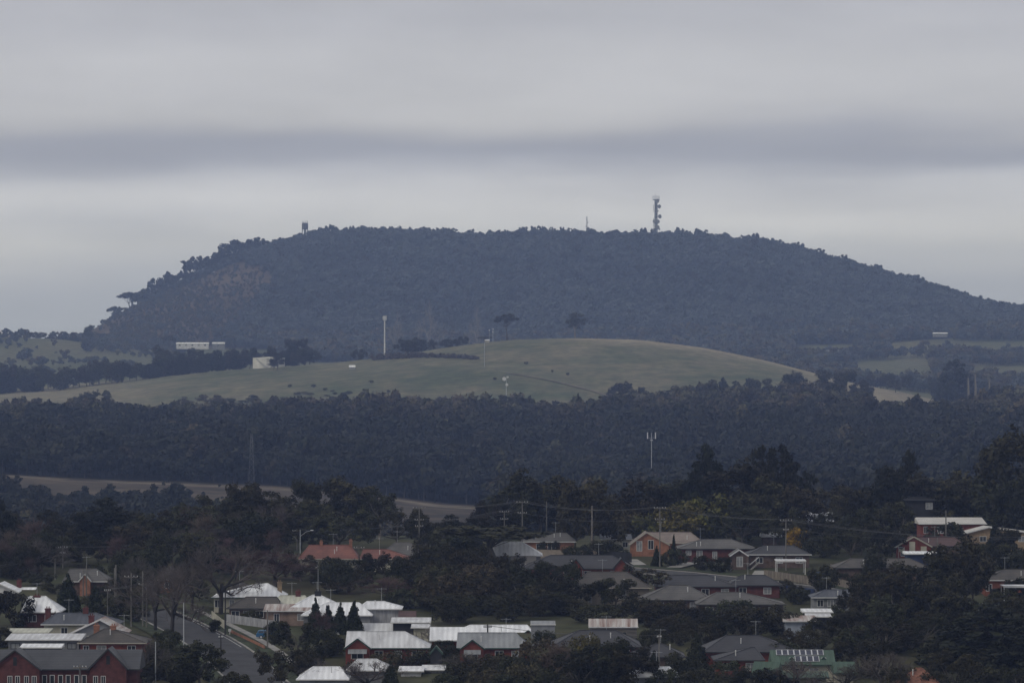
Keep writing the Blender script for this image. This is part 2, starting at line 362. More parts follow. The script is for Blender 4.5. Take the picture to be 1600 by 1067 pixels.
def make_ground():
    c = np.linspace(-0.45, 0.45, 361)
    ys = np.concatenate([np.arange(-290, 480, 40.0), np.arange(480, 920, 5.0), np.arange(920, 3400, 15.0), np.arange(3400, 8200, 30.0), [8200.0]])
    YY, CC = np.meshgrid(ys, c, indexing='ij'); XX = CC * (YY + 700)
    ZZ = hgt(XX, YY)
    V = np.stack([XX, YY, ZZ], -1).reshape(-1, 3)
    ny, nx = YY.shape; i = np.arange(ny * nx).reshape(ny, nx)
    Fq = np.stack([i[:-1, :-1], i[:-1, 1:], i[1:, 1:], i[1:, :-1]], -1).reshape(-1, 4)
    x, y, z = V.T; px = 800 + x / np.maximum(y, 300) * F; row = HOR - z / np.maximum(y, 300) * F
    n1 = smooth_noise(x, y, 55, 1); n2 = smooth_noise(x, y, 16, 2); n3 = smooth_noise(x, y * 0.5, 130, 3)
    col = np.zeros((len(V), 4)); col[:, 3] = 1
    def put(mask, a): col[mask, :3] = a[mask] if hasattr(a, 'shape') and a.ndim == 2 else a
    def mixc(a, b, t): t = np.clip(t, 0, 1)[:, None]; return np.array(a) * (1 - t) + np.array(b) * t
    put(y < 1000, mixc((0.042, 0.052, 0.024), (0.075, 0.068, 0.04), 0.5 + 0.6 * n2))
    put(y >= 1000, mixc((0.03, 0.031, 0.02), (0.045, 0.04, 0.028), 0.5 + 0.6 * n1))
    vl = strip_floor(px) + 14 * n2
    st = (y > vl - 10) & (y < 1736 + 8 * n2) & (px < 790)
    put(st, mixc((0.045, 0.038, 0.029), (0.115, 0.092, 0.068), 0.45 + 0.8 * n2 + 0.5 * n1))
    tr = st & (np.abs(y - (1712 + 10 * n1)) < 9) & (n2 > -0.35)
    put(tr, mixc((0.13, 0.11, 0.085), (0.2, 0.17, 0.13), 0.5 + n2))
    hill = (y > 2770) & (y < 3420)
    dry = 1.1 * np.clip((y - 3150) / 70, 0, 1) * np.clip((px - 800) / 160, 0, 1) + 0.95 * np.clip((px - 1200) / 130, 0, 1) + 0.55 * np.clip((330 - px) / 180, 0, 1)
    dry = dry + 0.25 * n3 + 0.12 * n2
    n5 = smooth_noise(x, y * 0.35, 9, 8)
    g = mixc((0.07, 0.088, 0.047), (0.168, 0.152, 0.1), 0.45 + 0.5 * n1 + 0.5 * n2 + 0.4 * n5)
    t = np.clip(dry, 0, 1)[:, None]
    g = g * (1 - t) + np.array((0.24, 0.21, 0.15)) * t
    put(hill, g)
    mid = (y >= 3420) & (y < 4700)
    put(mid, mixc((0.075, 0.092, 0.048), (0.13, 0.12, 0.07), 0.4 + 0.5 * n3 + 0.3 * n2))
    mt = y >= 4700
    put(mt, mixc((0.03, 0.031, 0.02), (0.045, 0.04, 0.028), 0.5 + 0.6 * n1))
    sc = mt & (px < np.interp(row, [395, 415, 440, 480, 530], [330, 415, 450, 450, 400]))
    put(sc, mixc((0.055, 0.042, 0.03), (0.115, 0.085, 0.056), 0.4 + 0.5 * n1 + 0.5 * n2))
    me = mesh_arrays('ground', V, [Fq], smooth=True)
    ca = me.color_attributes.new('soil', 'FLOAT_COLOR', 'POINT'); ca.data.foreach_set('color', col.astype(np.float32).ravel())
    m = bpy.data.materials.new('ground_cover'); m.use_nodes = True; n = m.node_tree.nodes; l = m.node_tree.links
    b = n['Principled BSDF']; b.inputs['Roughness'].default_value = 0.95; b.inputs['Specular IOR Level'].default_value = 0.1
    at = n.new('ShaderNodeAttribute'); at.attribute_name = 'soil'
    tc = n.new('ShaderNodeTexCoord'); nz = n.new('ShaderNodeTexNoise'); nz.inputs['Scale'].default_value = 0.09; nz.inputs['Detail'].default_value = 9; nz.inputs['Roughness'].default_value = 0.72
    l.new(tc.outputs['Object'], nz.inputs['Vector'])
    mr = n.new('ShaderNodeMapRange'); mr.inputs['From Min'].default_value = 0.3; mr.inputs['From Max'].default_value = 0.7; mr.inputs['To Min'].default_value = 0.5; mr.inputs['To Max'].default_value = 1.42
    l.new(nz.outputs[0], mr.inputs[0])
    vm = n.new('ShaderNodeVectorMath'); vm.operation = 'SCALE'; l.new(at.outputs['Color'], vm.inputs[0]); l.new(mr.outputs[0], vm.inputs['Scale'])
    l.new(vm.outputs[0], b.inputs['Base Color'])
    me.materials.append(m)
    o = bpy.data.objects.new('ground', me); COL.objects.link(o); tag(o, kind='structure')
    return o
make_ground()

# ---------------------------------------------------------------- roads (sheets above the ground, with raised kerbs)
def ribbon(name, cl, half, lift, mat_, offs=0.0, thick=None, kind='structure', parent=None):
    """strip along a centre line cl [(x,y)], offset sideways; thick = raised kerb with sides"""
    pts = [Vector((p[0], p[1])) for p in cl]; dense = []
    for a, b in zip(pts[:-1], pts[1:]):
        k = max(1, int((b - a).length / 3))
        dense += [a.lerp(b, i / k) for i in range(k)]
    dense.append(pts[-1])
    L, R = [], []
    for i, p in enumerate(dense):
        d = (dense[min(i + 1, len(dense) - 1)] - dense[max(i - 1, 0)]).normalized(); n = Vector((d.y, -d.x))
        L.append(p + n * (offs - half)); R.append(p + n * (offs + half))
    def zz(q): return h1(q.x, q.y)
    zc = [max(zz(a), zz(b)) for a, b in zip(L, R)]
    mb = MB(); n = len(L)
    mb.v = [(q.x, q.y, z + lift) for q, z in zip(L, zc)] + [(q.x, q.y, z + lift) for q, z in zip(R, zc)]
    mb.f = [(i, n + i, n + i + 1, i + 1) for i in range(n - 1)]
    if thick:
        mb.v += [(q.x, q.y, z + lift - thick) for q, z in zip(L, zc)] + [(q.x, q.y, z + lift - thick) for q, z in zip(R, zc)]
        mb.f += [(2 * n + i, i, i + 1, 2 * n + i + 1) for i in range(n - 1)] + [(n + i, 3 * n + i, 3 * n + i + 1, n + i + 1) for i in range(n - 1)]
        mb.f += [(0, 2 * n, 3 * n, n), (n - 1, 2 * n - 1, 4 * n - 1, 3 * n - 1)]
    o = mb.build(name, mat_, parent)
    if not parent: tag(o, kind=kind)
    return o
def pr(px, row): y = y_of_row(row); return (X(px, y), y)
ROAD_A = [(-31, 520), (-36.5, 545), (-41.9, 570), (-46.6, 590), (-52.5, 612), (-60.5, 640), (-67, 660)]
ra = ribbon('road', ROAD_A, 4.3, 0.10, M_asphalt)
for s in (-1, 1):
    ribbon('kerb', ROAD_A, 0.16, 0.22, M_concrete, s * 4.5, 0.25)
ribbon('verge', ROAD_A, 1.6, 0.17, M_verge, 6.3)
ribbon('verge', ROAD_A, 1.6, 0.17, M_verge, -6.3)
ribbon('footpath', ROAD_A, 0.7, 0.19, M_concrete, 8.6)
for s in (-3.7, 3.75):
    ribbon('edge_line', ROAD_A, 0.06, 0.106, M_line, s, parent=ra)
dl = [Vector(p) for p in ROAD_A]
for k in range(16):            # broken centre line
    s = 4 + k * 9.0; acc = 0
    for a, b in zip(dl[:-1], dl[1:]):
        d = (b - a).length
        if acc <= s < acc + d:
            p = a.lerp(b, (s - acc) / d); q = p + (b - a).normalized() * 2.6
            ribbon('centre_dash', [(p.x, p.y), (q.x, q.y)], 0.09, 0.107, M_line, parent=ra); break
        acc += d
ROAD_B = [pr(880, 884), pr(960, 889), pr(1060, 897), pr(1150, 907), pr(1230, 917), pr(1330, 930)]
ribbon('road', ROAD_B, 4.2, 0.10, M_asphalt)
for s in (-1, 1):
    ribbon('kerb', ROAD_B, 0.2, 0.22, M_concrete, s * 4.4, 0.25)
ribbon('verge', ROAD_B, 2.3, 0.17, M_verge, -7.0)
ROAD_C = [pr(1480, 955), pr(1540, 951), pr(1620, 947), pr(1720, 940)]
ribbon('road', ROAD_C, 4.0, 0.10, mat('pale_asphalt', (0.2, 0.21, 0.225), 0.9, 0.15, 0.2))
ribbon('footpath', ROAD_C, 1.3, 0.17, M_concrete, -6.6)
for a, b, w in (((1052, 888), (1085, 880), 1.6), ((1000, 884), (985, 875), 1.4), ((1180, 908), (1190, 893), 1.4)):
    ribbon('driveway', [pr(*a), pr(*b)], w, 0.24, M_concrete)

# ---------------------------------------------------------------- tree prototypes (unit height, unit crown width)
def leaf_quads(cl, n, size, rng, flat=0.8, elong=1.7, up=0.35):
    """n leaf-sized quads through a set of clumps cl (K,4): x, y, z, r"""
    cl = np.asarray(cl, float); w = cl[:, 3] ** 2; k = rng.choice(len(cl), n, p=w / w.sum())
    d = rng.normal(size=(n, 3)); d /= np.linalg.norm(d, axis=1)[:, None]
    r = cl[k, 3] * rng.uniform(0.35, 1.05, n) ** 0.6
    P = cl[k, :3] + d * r[:, None] * np.array([1, 1, flat])
    N = d * 0.8 + rng.normal(size=(n, 3)) * 0.55 + np.array([0, 0, up]); N /= np.linalg.norm(N, axis=1)[:, None]
    T = np.cross(N, rng.normal(size=(n, 3))); T /= np.linalg.norm(T, axis=1)[:, None]
    B = np.cross(N, T); s = size * rng.lognormal(0, 0.35, n)[:, None] / 2
    T = T * s * elong; B = B * s
    V = np.stack([P - T, P + B * 0.9, P + T, P - B * 0.9], 1).reshape(-1, 3)
    return V
def norm_unit(V, W=None):
    """scale so that the crown is 1 wide and the top is at z = 1"""
    lo, hi = np.percentile(V, 1.0, axis=0), np.percentile(V, 99.0, axis=0)
    return np.array([1 / max(hi[0] - lo[0], hi[1] - lo[1]), 1 / max(hi[0] - lo[0], hi[1] - lo[1]), 1 / hi[2]])
def to_mesh(name, V, m):
    n = len(V) // 4; return mesh_arrays(name, V, [np.arange(4 * n).reshape(n, 4)], [m])
PROTO = {}
def reg(kind, trunk_mb, bark, LV, leafm, sc, asp=0.0):
    tm = trunk_mb.mesh('trunk', bark) if trunk_mb else None
    if tm:
        for v in tm.vertices: v.co = (v.co.x * sc[0], v.co.y * sc[1], v.co.z * sc[2])
    PROTO.setdefault(kind, []).append((tm, to_mesh('crown', LV * sc, leafm), asp))
def limb(mb, a, b, r0, r1, rng, bend=0.06, n=5):
    a, b = Vector(a), Vector(b); m = a.lerp(b, 0.5) + Vector(rng.normal(0, bend * (b - a).length, 3))
    mb.tube([a, m, b], [r0, (r0 + r1) / 2, r1], n); return m
def gum(kind, seed, leafm, bark, asp=0.85, trunk=0.2, low=0.14, per=13, leaves=6500, size=0.026, clump=0.10, R0=0.2, lobes=None):
    """forked trunk, limbs to leaf clumps gathered in a few uneven lobes; asp = crown width / height"""
    rng = np.random.default_rng(seed); mb = MB(); cl = []
    fork = Vector((rng.normal(0, 0.02), rng.normal(0, 0.02), trunk)); limb(mb, (0, 0, -0.08), fork, 0.026, 0.02, rng, 0.03, 7)
    cz, rz = (1 + low) / 2, (1 - low) / 2; n = lobes or int(4 + 4 * asp)
    for i in range(n):
        t = (i + 0.5) / n; z = low + (1 - low) * (0.2 + 0.66 * t) + rng.normal(0, 0.03); a = i * 2.4 + rng.uniform(0, 1)
        R = R0 * rng.uniform(0.8, 1.25) * (1 - 0.2 * t)
        rr = max(0.05, asp / 2 - R * 0.8) * math.sqrt(max(0.03, 1 - ((z - cz) / rz) ** 2)) * rng.uniform(0.55, 1.1)
        L = Vector((math.cos(a) * rr, math.sin(a) * rr, z)); m = limb(mb, fork, L, 0.013, 0.005, rng, 0.08)
        for k in range(per):
            d = rng.normal(size=3); d /= np.linalg.norm(d); d *= R * rng.uniform(0.45, 1.0)
            q = L + Vector(d)
            if q.z < low * 0.8: q.z = low * 0.8 + rng.uniform(0, 0.06)
            cl.append((*q, clump * rng.uniform(0.5, 1.05)))
            if k % 3 == 0: limb(mb, m.lerp(L, 0.7), q, 0.005, 0.002, rng, 0.1, 4)
    V = leaf_quads(cl, int(leaves * (0.5 + 0.6 * asp)), size, rng, 0.95, 1.35)
    reg(kind, mb, bark, V, leafm, norm_unit(V), asp)
def pine(kind, seed, leafm, leaves=7500, size=0.026, cone=0.75, low=0.08, lay=11, flat=0.5, per=10):
    rng = np.random.default_rng(seed); mb = MB(); cl = []
    mb.tube([(0, 0, -0.08), (0.01, 0, 0.5), (0, 0.01, 0.96)], [0.028, 0.017, 0.004], 7)
    for k in range(lay):
        t = k / (lay - 1); z = low + (0.93 - low) * t
        R = 0.42 * ((1 - t) ** cone) * (0.75 + 0.25 * min(1, t * 5)) + 0.03
        n = max(2, int(per * R / 0.4 + 1))
        for j in range(n):
            a = 2 * math.pi * (j + rng.uniform(0, 0.9)) / n + k; r = R * rng.uniform(0.62, 1.08)
            q = (math.cos(a) * r, math.sin(a) * r, z + rng.normal(0, 0.022)); cl.append((*q, (0.125 * (1 - 0.4 * t)) * rng.uniform(0.7, 1.25)))
            limb(mb, (0, 0, z - 0.04), q, 0.006, 0.002, rng, 0.03, 4)
        cl.append((0, 0, z, 0.12 * (1 - 0.75 * t) + 0.01))
    V = leaf_quads(cl, leaves, size, rng, flat, 2.2)
    reg(kind, mb, M_bark_dark, V, leafm, norm_unit(V))
def cone_tree(kind, seed, leafm, leaves=5600, size=0.036):
    rng = np.random.default_rng(seed); mb = MB().tube([(0, 0, -0.08), (0, 0, 0.9)], [0.02, 0.004], 6); cl = []
    for k in range(110):
        t = rng.uniform(0, 1) ** 1.25; R = rng.uniform(0.4, 1.0) * 0.36 * (1 - t) ** 0.8; a = rng.uniform(0, 6.283)
        cl.append((math.cos(a) * R, math.sin(a) * R, 0.05 + 0.9 * t, 0.12 * (1 - 0.72 * t) * rng.uniform(0.8, 1.2)))
    V = leaf_quads(cl, leaves, size, rng, 1.3, 1.9)
    reg(kind, mb, M_bark_dark, V, leafm, norm_unit(V))
def bush(kind, seed, leafm, leaves=2600, size=0.045, nc=26, asp=1.3):
    rng = np.random.default_rng(seed); cl = []; mb = MB(); nc = int(nc * (0.6 + 0.5 * asp))
    for k in range(nc):
        d = rng.normal(size=3); d /= np.linalg.norm(d); r = rng.uniform(0.45, 1.0) ** 0.5; rad = rng.uniform(0.10, 0.2)
        c = (d[0] * (asp / 2 - 0.14) * r, d[1] * (asp / 2 - 0.14) * r, 0.46 + d[2] * 0.36 * r); cl.append((*c, rad))
        if k % 3 == 0: limb(mb, (0, 0, -0.05), c, 0.015, 0.004, rng, 0.08, 4)
    V = leaf_quads(cl, int(leaves * (0.6 + 0.4 * asp)), size, rng, 0.95, 1.35)
    reg(kind, mb, M_bark, V, leafm, norm_unit(V), asp)
def bare(kind, seed, twig, bark, lev=5, spread=0.6):
    rng = np.random.default_rng(seed); mb = MB(); tv = []
    mt = MB()
    def grow(p, d, L, r, k):
        q = p + d * L
        if k <= 1: mb.tube([p, q], [r, r * 0.7], 5, False)
        else: mt.tube([p, q], [r, r * 0.6], 3, False)
        if k >= lev: return
        for j in range(4 if k > 0 else 6):
            nd = (d + Vector(rng.normal(0, spread, 3)) + Vector((0, 0, 0.14))).normalized()
            grow(p + d * L * rng.uniform(0.55, 1.0), nd, L * rng.uniform(0.55, 0.8), r * 0.55, k + 1)
    grow(Vector((0, 0, -0.06)), Vector((rng.normal(0, 0.05), 0, 1)).normalized(), 0.34, 0.024, 0)
    V = np.array(mt.v); sc = norm_unit(V)
    for b in (mb, mt): b.v = [(v[0] * sc[0], v[1] * sc[1], v[2] * sc[2]) for v in b.v]
    PROTO.setdefault(kind, []).append((mb.mesh('trunk', bark), mt.mesh('crown', twig), 0.0))
def umbrella(kind, seed, leafm, bark, leaves=2600, nstem=2):
    rng = np.random.default_rng(seed); mb = MB(); cl = []
    for s in range(nstem):
        fork = Vector((rng.normal(0, 0.05), rng.normal(0, 0.05), rng.uniform(0.5, 0.62)))
        limb(mb, (0.02 * s, 0, -0.08), fork, 0.02, 0.014, rng, 0.05, 6)
        for i in range(9):
            a = rng.uniform(0, 6.283); rr = rng.uniform(0.1, 0.42)
            e = fork + Vector((math.cos(a) * rr, math.sin(a) * rr, 0.36 - 0.45 * rr * rr / 0.42 + rng.normal(0, 0.03)))
            limb(mb, fork, e, 0.007, 0.002, rng, 0.08, 4); cl.append((*e, rng.uniform(0.07, 0.12)))
    V = leaf_quads(cl, leaves, 0.034, rng, 0.5)
    reg(kind, mb, bark, V, leafm, norm_unit(V))

for i, a_ in enumerate((0.55, 0.55, 0.8, 0.8, 0.8, 1.1, 1.1, 1.1, 1.5, 1.5, 2.0)): gum('gum', 11 + i, L_gum, M_bark, a_)
for i, a_ in enumerate((0.8, 1.1, 1.1, 1.6)): gum('olive_gum', 31 + i, L_gum2, M_bark, a_, low=0.1)
for i, a_ in enumerate((0.6, 0.85, 0.85)): gum('slim_gum', 36 + i, L_gum, M_bark_pale, a_, trunk=0.4, low=0.4, per=8, leaves=2800, clump=0.085, R0=0.15)
for i, a_ in enumerate((0.6, 0.8, 0.8, 1.0, 1.0, 1.3)): gum('ridge_gum', 340 + i, L_gum, M_bark_pale, a_, trunk=0.4, low=0.42, per=6, leaves=1500, size=0.045, clump=0.09, R0=0.16, lobes=7)
for s in (1, 2): pine('pine', 40 + s, L_pine, cone=0.5)
pine('cedar', 44, L_pine, 6500, 0.026, cone=0.62, low=0.04, lay=11, flat=0.28, per=9)
for s in (1, 2): cone_tree('cone', 50 + s, L_cyp)
for i, a_ in enumerate((0.9, 0.9, 1.3, 1.3, 1.3, 1.8, 1.8)): bush('bush', 60 + i, L_bush, 3200, 0.04, asp=a_)
for i, a_ in enumerate((1.0, 1.4, 1.8)): bush('dry_bush', 166 + i, L_gum2, 2400, 0.04, asp=a_)
bush('wattle', 68, L_wattle, 2600); bush('gold', 69, L_gold, 1500)
for s in (1, 2): bare('bare', 70 + s, M_twig, M_bark_dark)
bare('red_bare', 75, M_twig_red, M_bark); bare('pale_bare', 77, M_bark_pale, M_bark_pale, lev=4)
umbrella('umbrella', 80, L_gum, M_bark); umbrella('umbrella', 81, L_gum, M_bark, nstem=3)
# low-detail trees for the woods (leaf clumps a metre or two across: about a pixel at their distance)
def wood_proto(name, seed, leafm, n, size, tall):
    rng = np.random.default_rng(seed); cl = []
    for k in range(9 if not tall else 7):
        a = rng.uniform(0, 6.283); r = rng.uniform(0.05, 0.33); cl.append((math.cos(a) * r, math.sin(a) * r, rng.uniform(0.55, 0.9) if tall else rng.uniform(0.3, 0.82), rng.uniform(0.13, 0.2)))
    V = leaf_quads(cl, n, size, rng, 0.65); V = V * norm_unit(V)
    F4 = np.arange(len(V)).reshape(-1, 4)
    tb = MB().tube([(0, 0, -0.1), (0.01, 0.01, 0.7)], [0.022, 0.01], 4, False)
    tv = np.array(tb.v); tf = np.array(tb.f) + len(V)
    me = mesh_arrays(name, np.concatenate([V, tv]), [F4, tf], [leafm, M_bark], np.concatenate([np.zeros(len(F4)), np.ones(len(tf))]))
    return bpy.data.objects.new(name, me)
def wood_set(ms): return [wood_proto('wood_tree', 1 + 7 * i, m_, 360, 0.085, i % 3 == 1) for i, m_ in enumerate(ms)]
W_TOWN = wood_set([L_forest, L_forest, L_gum2, L_scrub, L_cloud_shade, L_cloud_shade, L_cloud_shade])      # 0-2 gums, 3 dry scrub, 4-6 leaves darkened as under cloud shadow
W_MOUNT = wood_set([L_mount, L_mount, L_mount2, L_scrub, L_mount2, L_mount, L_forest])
def wood(name, label, pts, hts, wds, idx, protos):
    """one mass of trees: points with height, width and kind, instanced by geometry nodes"""
    me = bpy.data.meshes.new(name); me.vertices.add(len(pts)); me.vertices.foreach_set('co', np.asarray(pts, np.float32).ravel())
    sc = np.stack([wds, wds, hts], -1).astype(np.float32)
    a = me.attributes.new('tree_scale', 'FLOAT_VECTOR', 'POINT'); a.data.foreach_set('vector', sc.ravel())
    rt = np.zeros((len(pts), 3), np.float32); rt[:, 2] = RNG.uniform(0, 6.283, len(pts)); rt[:, :2] = RNG.normal(0, 0.04, (len(pts), 2))
    a = me.attributes.new('tree_rot', 'FLOAT_VECTOR', 'POINT'); a.data.foreach_set('vector', rt.ravel())
    a = me.attributes.new('tree_kind', 'INT', 'POINT'); a.data.foreach_set('value', np.asarray(idx, np.int32))
    o = bpy.data.objects.new(name, me); COL.objects.link(o)
    g = bpy.data.node_groups.new(name, 'GeometryNodeTree')
    g.interface.new_socket('Geometry', in_out='INPUT', socket_type='NodeSocketGeometry'); g.interface.new_socket('Geometry', in_out='OUTPUT', socket_type='NodeSocketGeometry')
    N = g.nodes; L = g.links; gi = N.new('NodeGroupInput'); go = N.new('NodeGroupOutput')
    iop = N.new('GeometryNodeInstanceOnPoints'); iop.inputs['Pick Instance'].default_value = True
    g2i = N.new('GeometryNodeGeometryToInstance')
    for w in reversed(protos):
        oi = N.new('GeometryNodeObjectInfo'); oi.inputs['Object'].default_value = w; L.new(oi.outputs['Geometry'], g2i.inputs[0])
    def attr(nm, t):
        q = N.new('GeometryNodeInputNamedAttribute'); q.data_type = t; q.inputs['Name'].default_value = nm; return [s for s in q.outputs if s.enabled][0]
    L.new(gi.outputs[0], iop.inputs['Points']); L.new(g2i.outputs[0], iop.inputs['Instance'])
    L.new(attr('tree_kind', 'INT'), iop.inputs['Instance Index']); L.new(attr('tree_scale', 'FLOAT_VECTOR'), iop.inputs['Scale']); L.new(attr('tree_rot', 'FLOAT_VECTOR'), iop.inputs['Rotation'])
    L.new(iop.outputs[0], go.inputs[0])
    md = o.modifiers.new('trees', 'NODES'); md.node_group = g
    return tag(o, label, 'forest', kind='stuff')
def scatter(y0, y1, p0, p1, cell, jit=0.48):
    """jittered grid over the ground between two distances, as far sideways as pixels p0..p1"""
    out = []
    for yy in np.arange(y0, y1, cell):
        xs = np.arange(X(p0, yy), X(p1, yy), cell)
        out.append(np.stack([xs + RNG.uniform(-jit, jit, len(xs)) * cell, yy + RNG.uniform(-jit, jit, len(xs)) * cell], -1))
    P = np.concatenate(out); z = hgt(P[:, 0], P[:, 1]); px = 800 + P[:, 0] / P[:, 1] * F; row = HOR - z / P[:, 1] * F
    return np.column_stack([P, z]), px, row
# the wood across the middle distance and the valley on the left
P, px, row = scatter(1120, 3500, -250, 1850, 7.0, 0.6)
y = P[:, 1]; u = RNG.uniform(size=len(y)); ne = smooth_noise(P[:, 0], P[:, 1], 26, 77)
edge = np.interp(px, [-250, 0, 110, 250, 330, 430, 520, 640, 780, 900, 950, 1000, 1060, 1150, 1290, 1340, 1365, 1480, 1510, 1560, 1850], [2760, 2740, 2700, 2710, 2760, 2800, 2765, 2735, 2720, 2720, 2745, 2800, 2840, 2870, 2885, 2800, 2660, 2660, 2780, 3150, 3450]) + 34 * ne
keep = ((y > 1742 + 10 * ne) | (y < strip_floor(px) + 12 * ne) | (px > 780 + 25 * ne) | (u < 0.02)) & (y < edge)
keep &= ~((y > edge - 70) & (u < 0.35 + 0.3 * ne))
P, px, row, y, u, ne, edge = (a_[keep] for a_ in (P, px, row, y, u, ne, edge))
nn = smooth_noise(P[:, 0], P[:, 1], 75, 9)
h = (12.5 + 3 * nn) * RNG.lognormal(0, 0.22, len(P)); h = np.where(RNG.uniform(size=len(P)) < 0.04, h * 1.35, h)
h *= np.interp(edge - y, [0, 40, 250], [0.36, 0.55, 1.0]); h = np.where((px > 1330) & (px < 1500) & (y > 2560), np.minimum(h, 5.5), h)
h = np.where((y < 1740) & (px < 780), h * 0.62, h)
onstrip = (y < 1742) & (y > strip_floor(px) + 15) & (px < 770); h = np.where(onstrip, RNG.uniform(1.2, 3.2, len(h)), h); h = np.clip(h, 1.2, 24)
k = RNG.integers(0, 3, len(P)); shaded = RNG.uniform(size=len(P)) < np.clip((2330 + 160 * nn - y) / 160, 0, 0.9) * (px > -300); k = np.where(shaded, RNG.integers(4, 7, len(P)), k)  # lower belt takes the leaf colour darkened for cloud shadow
olive = np.exp(-((px - 470) / 250) ** 2) * np.clip((y - 2450) / 250, 0, 1) + 0.34 * np.clip((y - 2300) / 300, 0, 1)
k = np.where(RNG.uniform(size=len(P)) < 0.75 * olive + 0.2 * nn * olive, 3, k)
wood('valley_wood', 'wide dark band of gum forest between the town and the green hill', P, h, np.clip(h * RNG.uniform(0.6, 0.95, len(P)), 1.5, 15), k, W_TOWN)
# forest over the mountain
P, px, row = scatter(4250, 5690, -300, 1950, 7.6, 0.6)
y = P[:, 1]; u = RNG.uniform(size=len(y))
cn = smooth_noise(P[:, 0], P[:, 1], 40, 44)
clear = (px + 34 * cn < np.interp(row, [395, 415, 440, 480, 530, 560], [330, 405, 435, 410, 360, 300])) & (y > 4650) & (y < 5470 + 40 * cn)
keep = ~clear | (u < np.interp(row + 26 * cn, [418, 440, 470, 515], [0.10, 0.42, 0.7, 0.85]))
keep &= ~((y < 4700) & (px < 430)); keep &= ~((y < 4800) & (px < 150))
keep &= ~((y < 4680) & (px > 1230))
keep &= ~((px + 30 * cn < np.interp(u, [0, 1], [150, 225])) & (row < 530)); keep &= ~((np.abs(px - 476) < 7) & (y > 5500))
P, px, row, y, clear, cn = (a_[keep] for a_ in (P, px, row, y, clear, cn))
nn = smooth_noise(P[:, 0], P[:, 1], 95, 12); n4 = smooth_noise(P[:, 0], P[:, 1], 38, 13)
h = (13.5 + 3 * nn + 1.5 * n4) * RNG.lognormal(0, 0.16, len(P)); h = np.where(clear, h * RNG.uniform(0.2, 0.6, len(h)), h)
h = np.where(y > 5440, h * 0.84, h); h = np.clip(h, 3, 25)
k = np.where(RNG.uniform(size=len(P)) < 0.5 + 0.9 * nn + 0.5 * n4, RNG.choice([0, 1, 5], len(P)), RNG.choice([2, 4, 2, 6], len(P)))
k = np.where((clear & (RNG.uniform(size=len(P)) < 0.6)) | ((y < 4800) & (RNG.uniform(size=len(y)) < 0.3 + 0.3 * n4)), 3, k)
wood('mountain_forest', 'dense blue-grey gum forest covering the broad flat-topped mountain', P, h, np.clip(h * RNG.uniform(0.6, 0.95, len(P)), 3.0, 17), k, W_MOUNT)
# patchy woods round the paddocks at the mountain's foot, right
P, px, row = scatter(3560, 4690, 1120, 1900, 9.0)
y = P[:, 1]
def patch(p, r, a, b, c, d): return (p > a) & (p < b) & (r > c) & (r < d)
open_ = patch(px, row, 1240, 1335, 536, 562) | patch(px, row, 1340, 1460, 564, 606) | patch(px, row, 1390, 1490, 528, 556) | patch(px, row, 1490, 1640, 534, 560) | patch(px, row, 1515, 1640, 572, 600) | patch(px, row, 1285, 1345, 570, 590)
keep = ~open_ & (smooth_noise(P[:, 0], P[:, 1], 45, 21) > -0.42)
P, px, row = P[keep], px[keep], row[keep]
h = np.clip(12 + RNG.normal(0, 3, len(P)), 4, 20)
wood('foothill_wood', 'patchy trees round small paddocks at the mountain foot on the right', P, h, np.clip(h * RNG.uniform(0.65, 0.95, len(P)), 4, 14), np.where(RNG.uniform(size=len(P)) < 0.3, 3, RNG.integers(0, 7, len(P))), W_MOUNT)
# scattered trees and scrub on the left paddocks
P, px, row = scatter(3560, 4760, -250, 300, 11.0)
nn = smooth_noise(P[:, 0], P[:, 1], 50, 31)
keep = (nn + RNG.normal(0, 0.25, len(P)) > 0.42) | ((px > 130) & (row < 552) & (nn > -0.3))
P = P[keep]; h = np.clip(7 + RNG.normal(0, 3, len(P)), 2, 14)
wood('paddock_scrub', 'loose clumps of scrub on the pale paddocks at far left', P, h, np.clip(h * RNG.uniform(0.8, 1.2, len(P)), 2.5, 12), RNG.integers(0, 4, len(P)), W_MOUNT)

# ---------------------------------------------------------------- haze: the air itself
hz = MB().box(-4700, 4700, -340, 8300, -64, 330)
m = bpy.data.materials.new('haze'); m.use_nodes = True; n = m.node_tree.nodes; n.clear()
ho = n.new('ShaderNodeOutputMaterial'); pv = n.new('ShaderNodeVolumePrincipled')
pv.inputs['Color'].default_value = (0.42, 0.565, 1.0, 1); pv.inputs['Density'].default_value = 1.08e-4
pv.inputs['Density Attribute'].default_value = ''; pv.inputs['Temperature Attribute'].default_value = ''
pv.inputs['Absorption Color'].default_value = (0.8, 0.9, 1.0, 1)
m.node_tree.links.new(pv.outputs[0], ho.inputs['Volume'])
tag(hz.build('haze', m), kind='stuff')

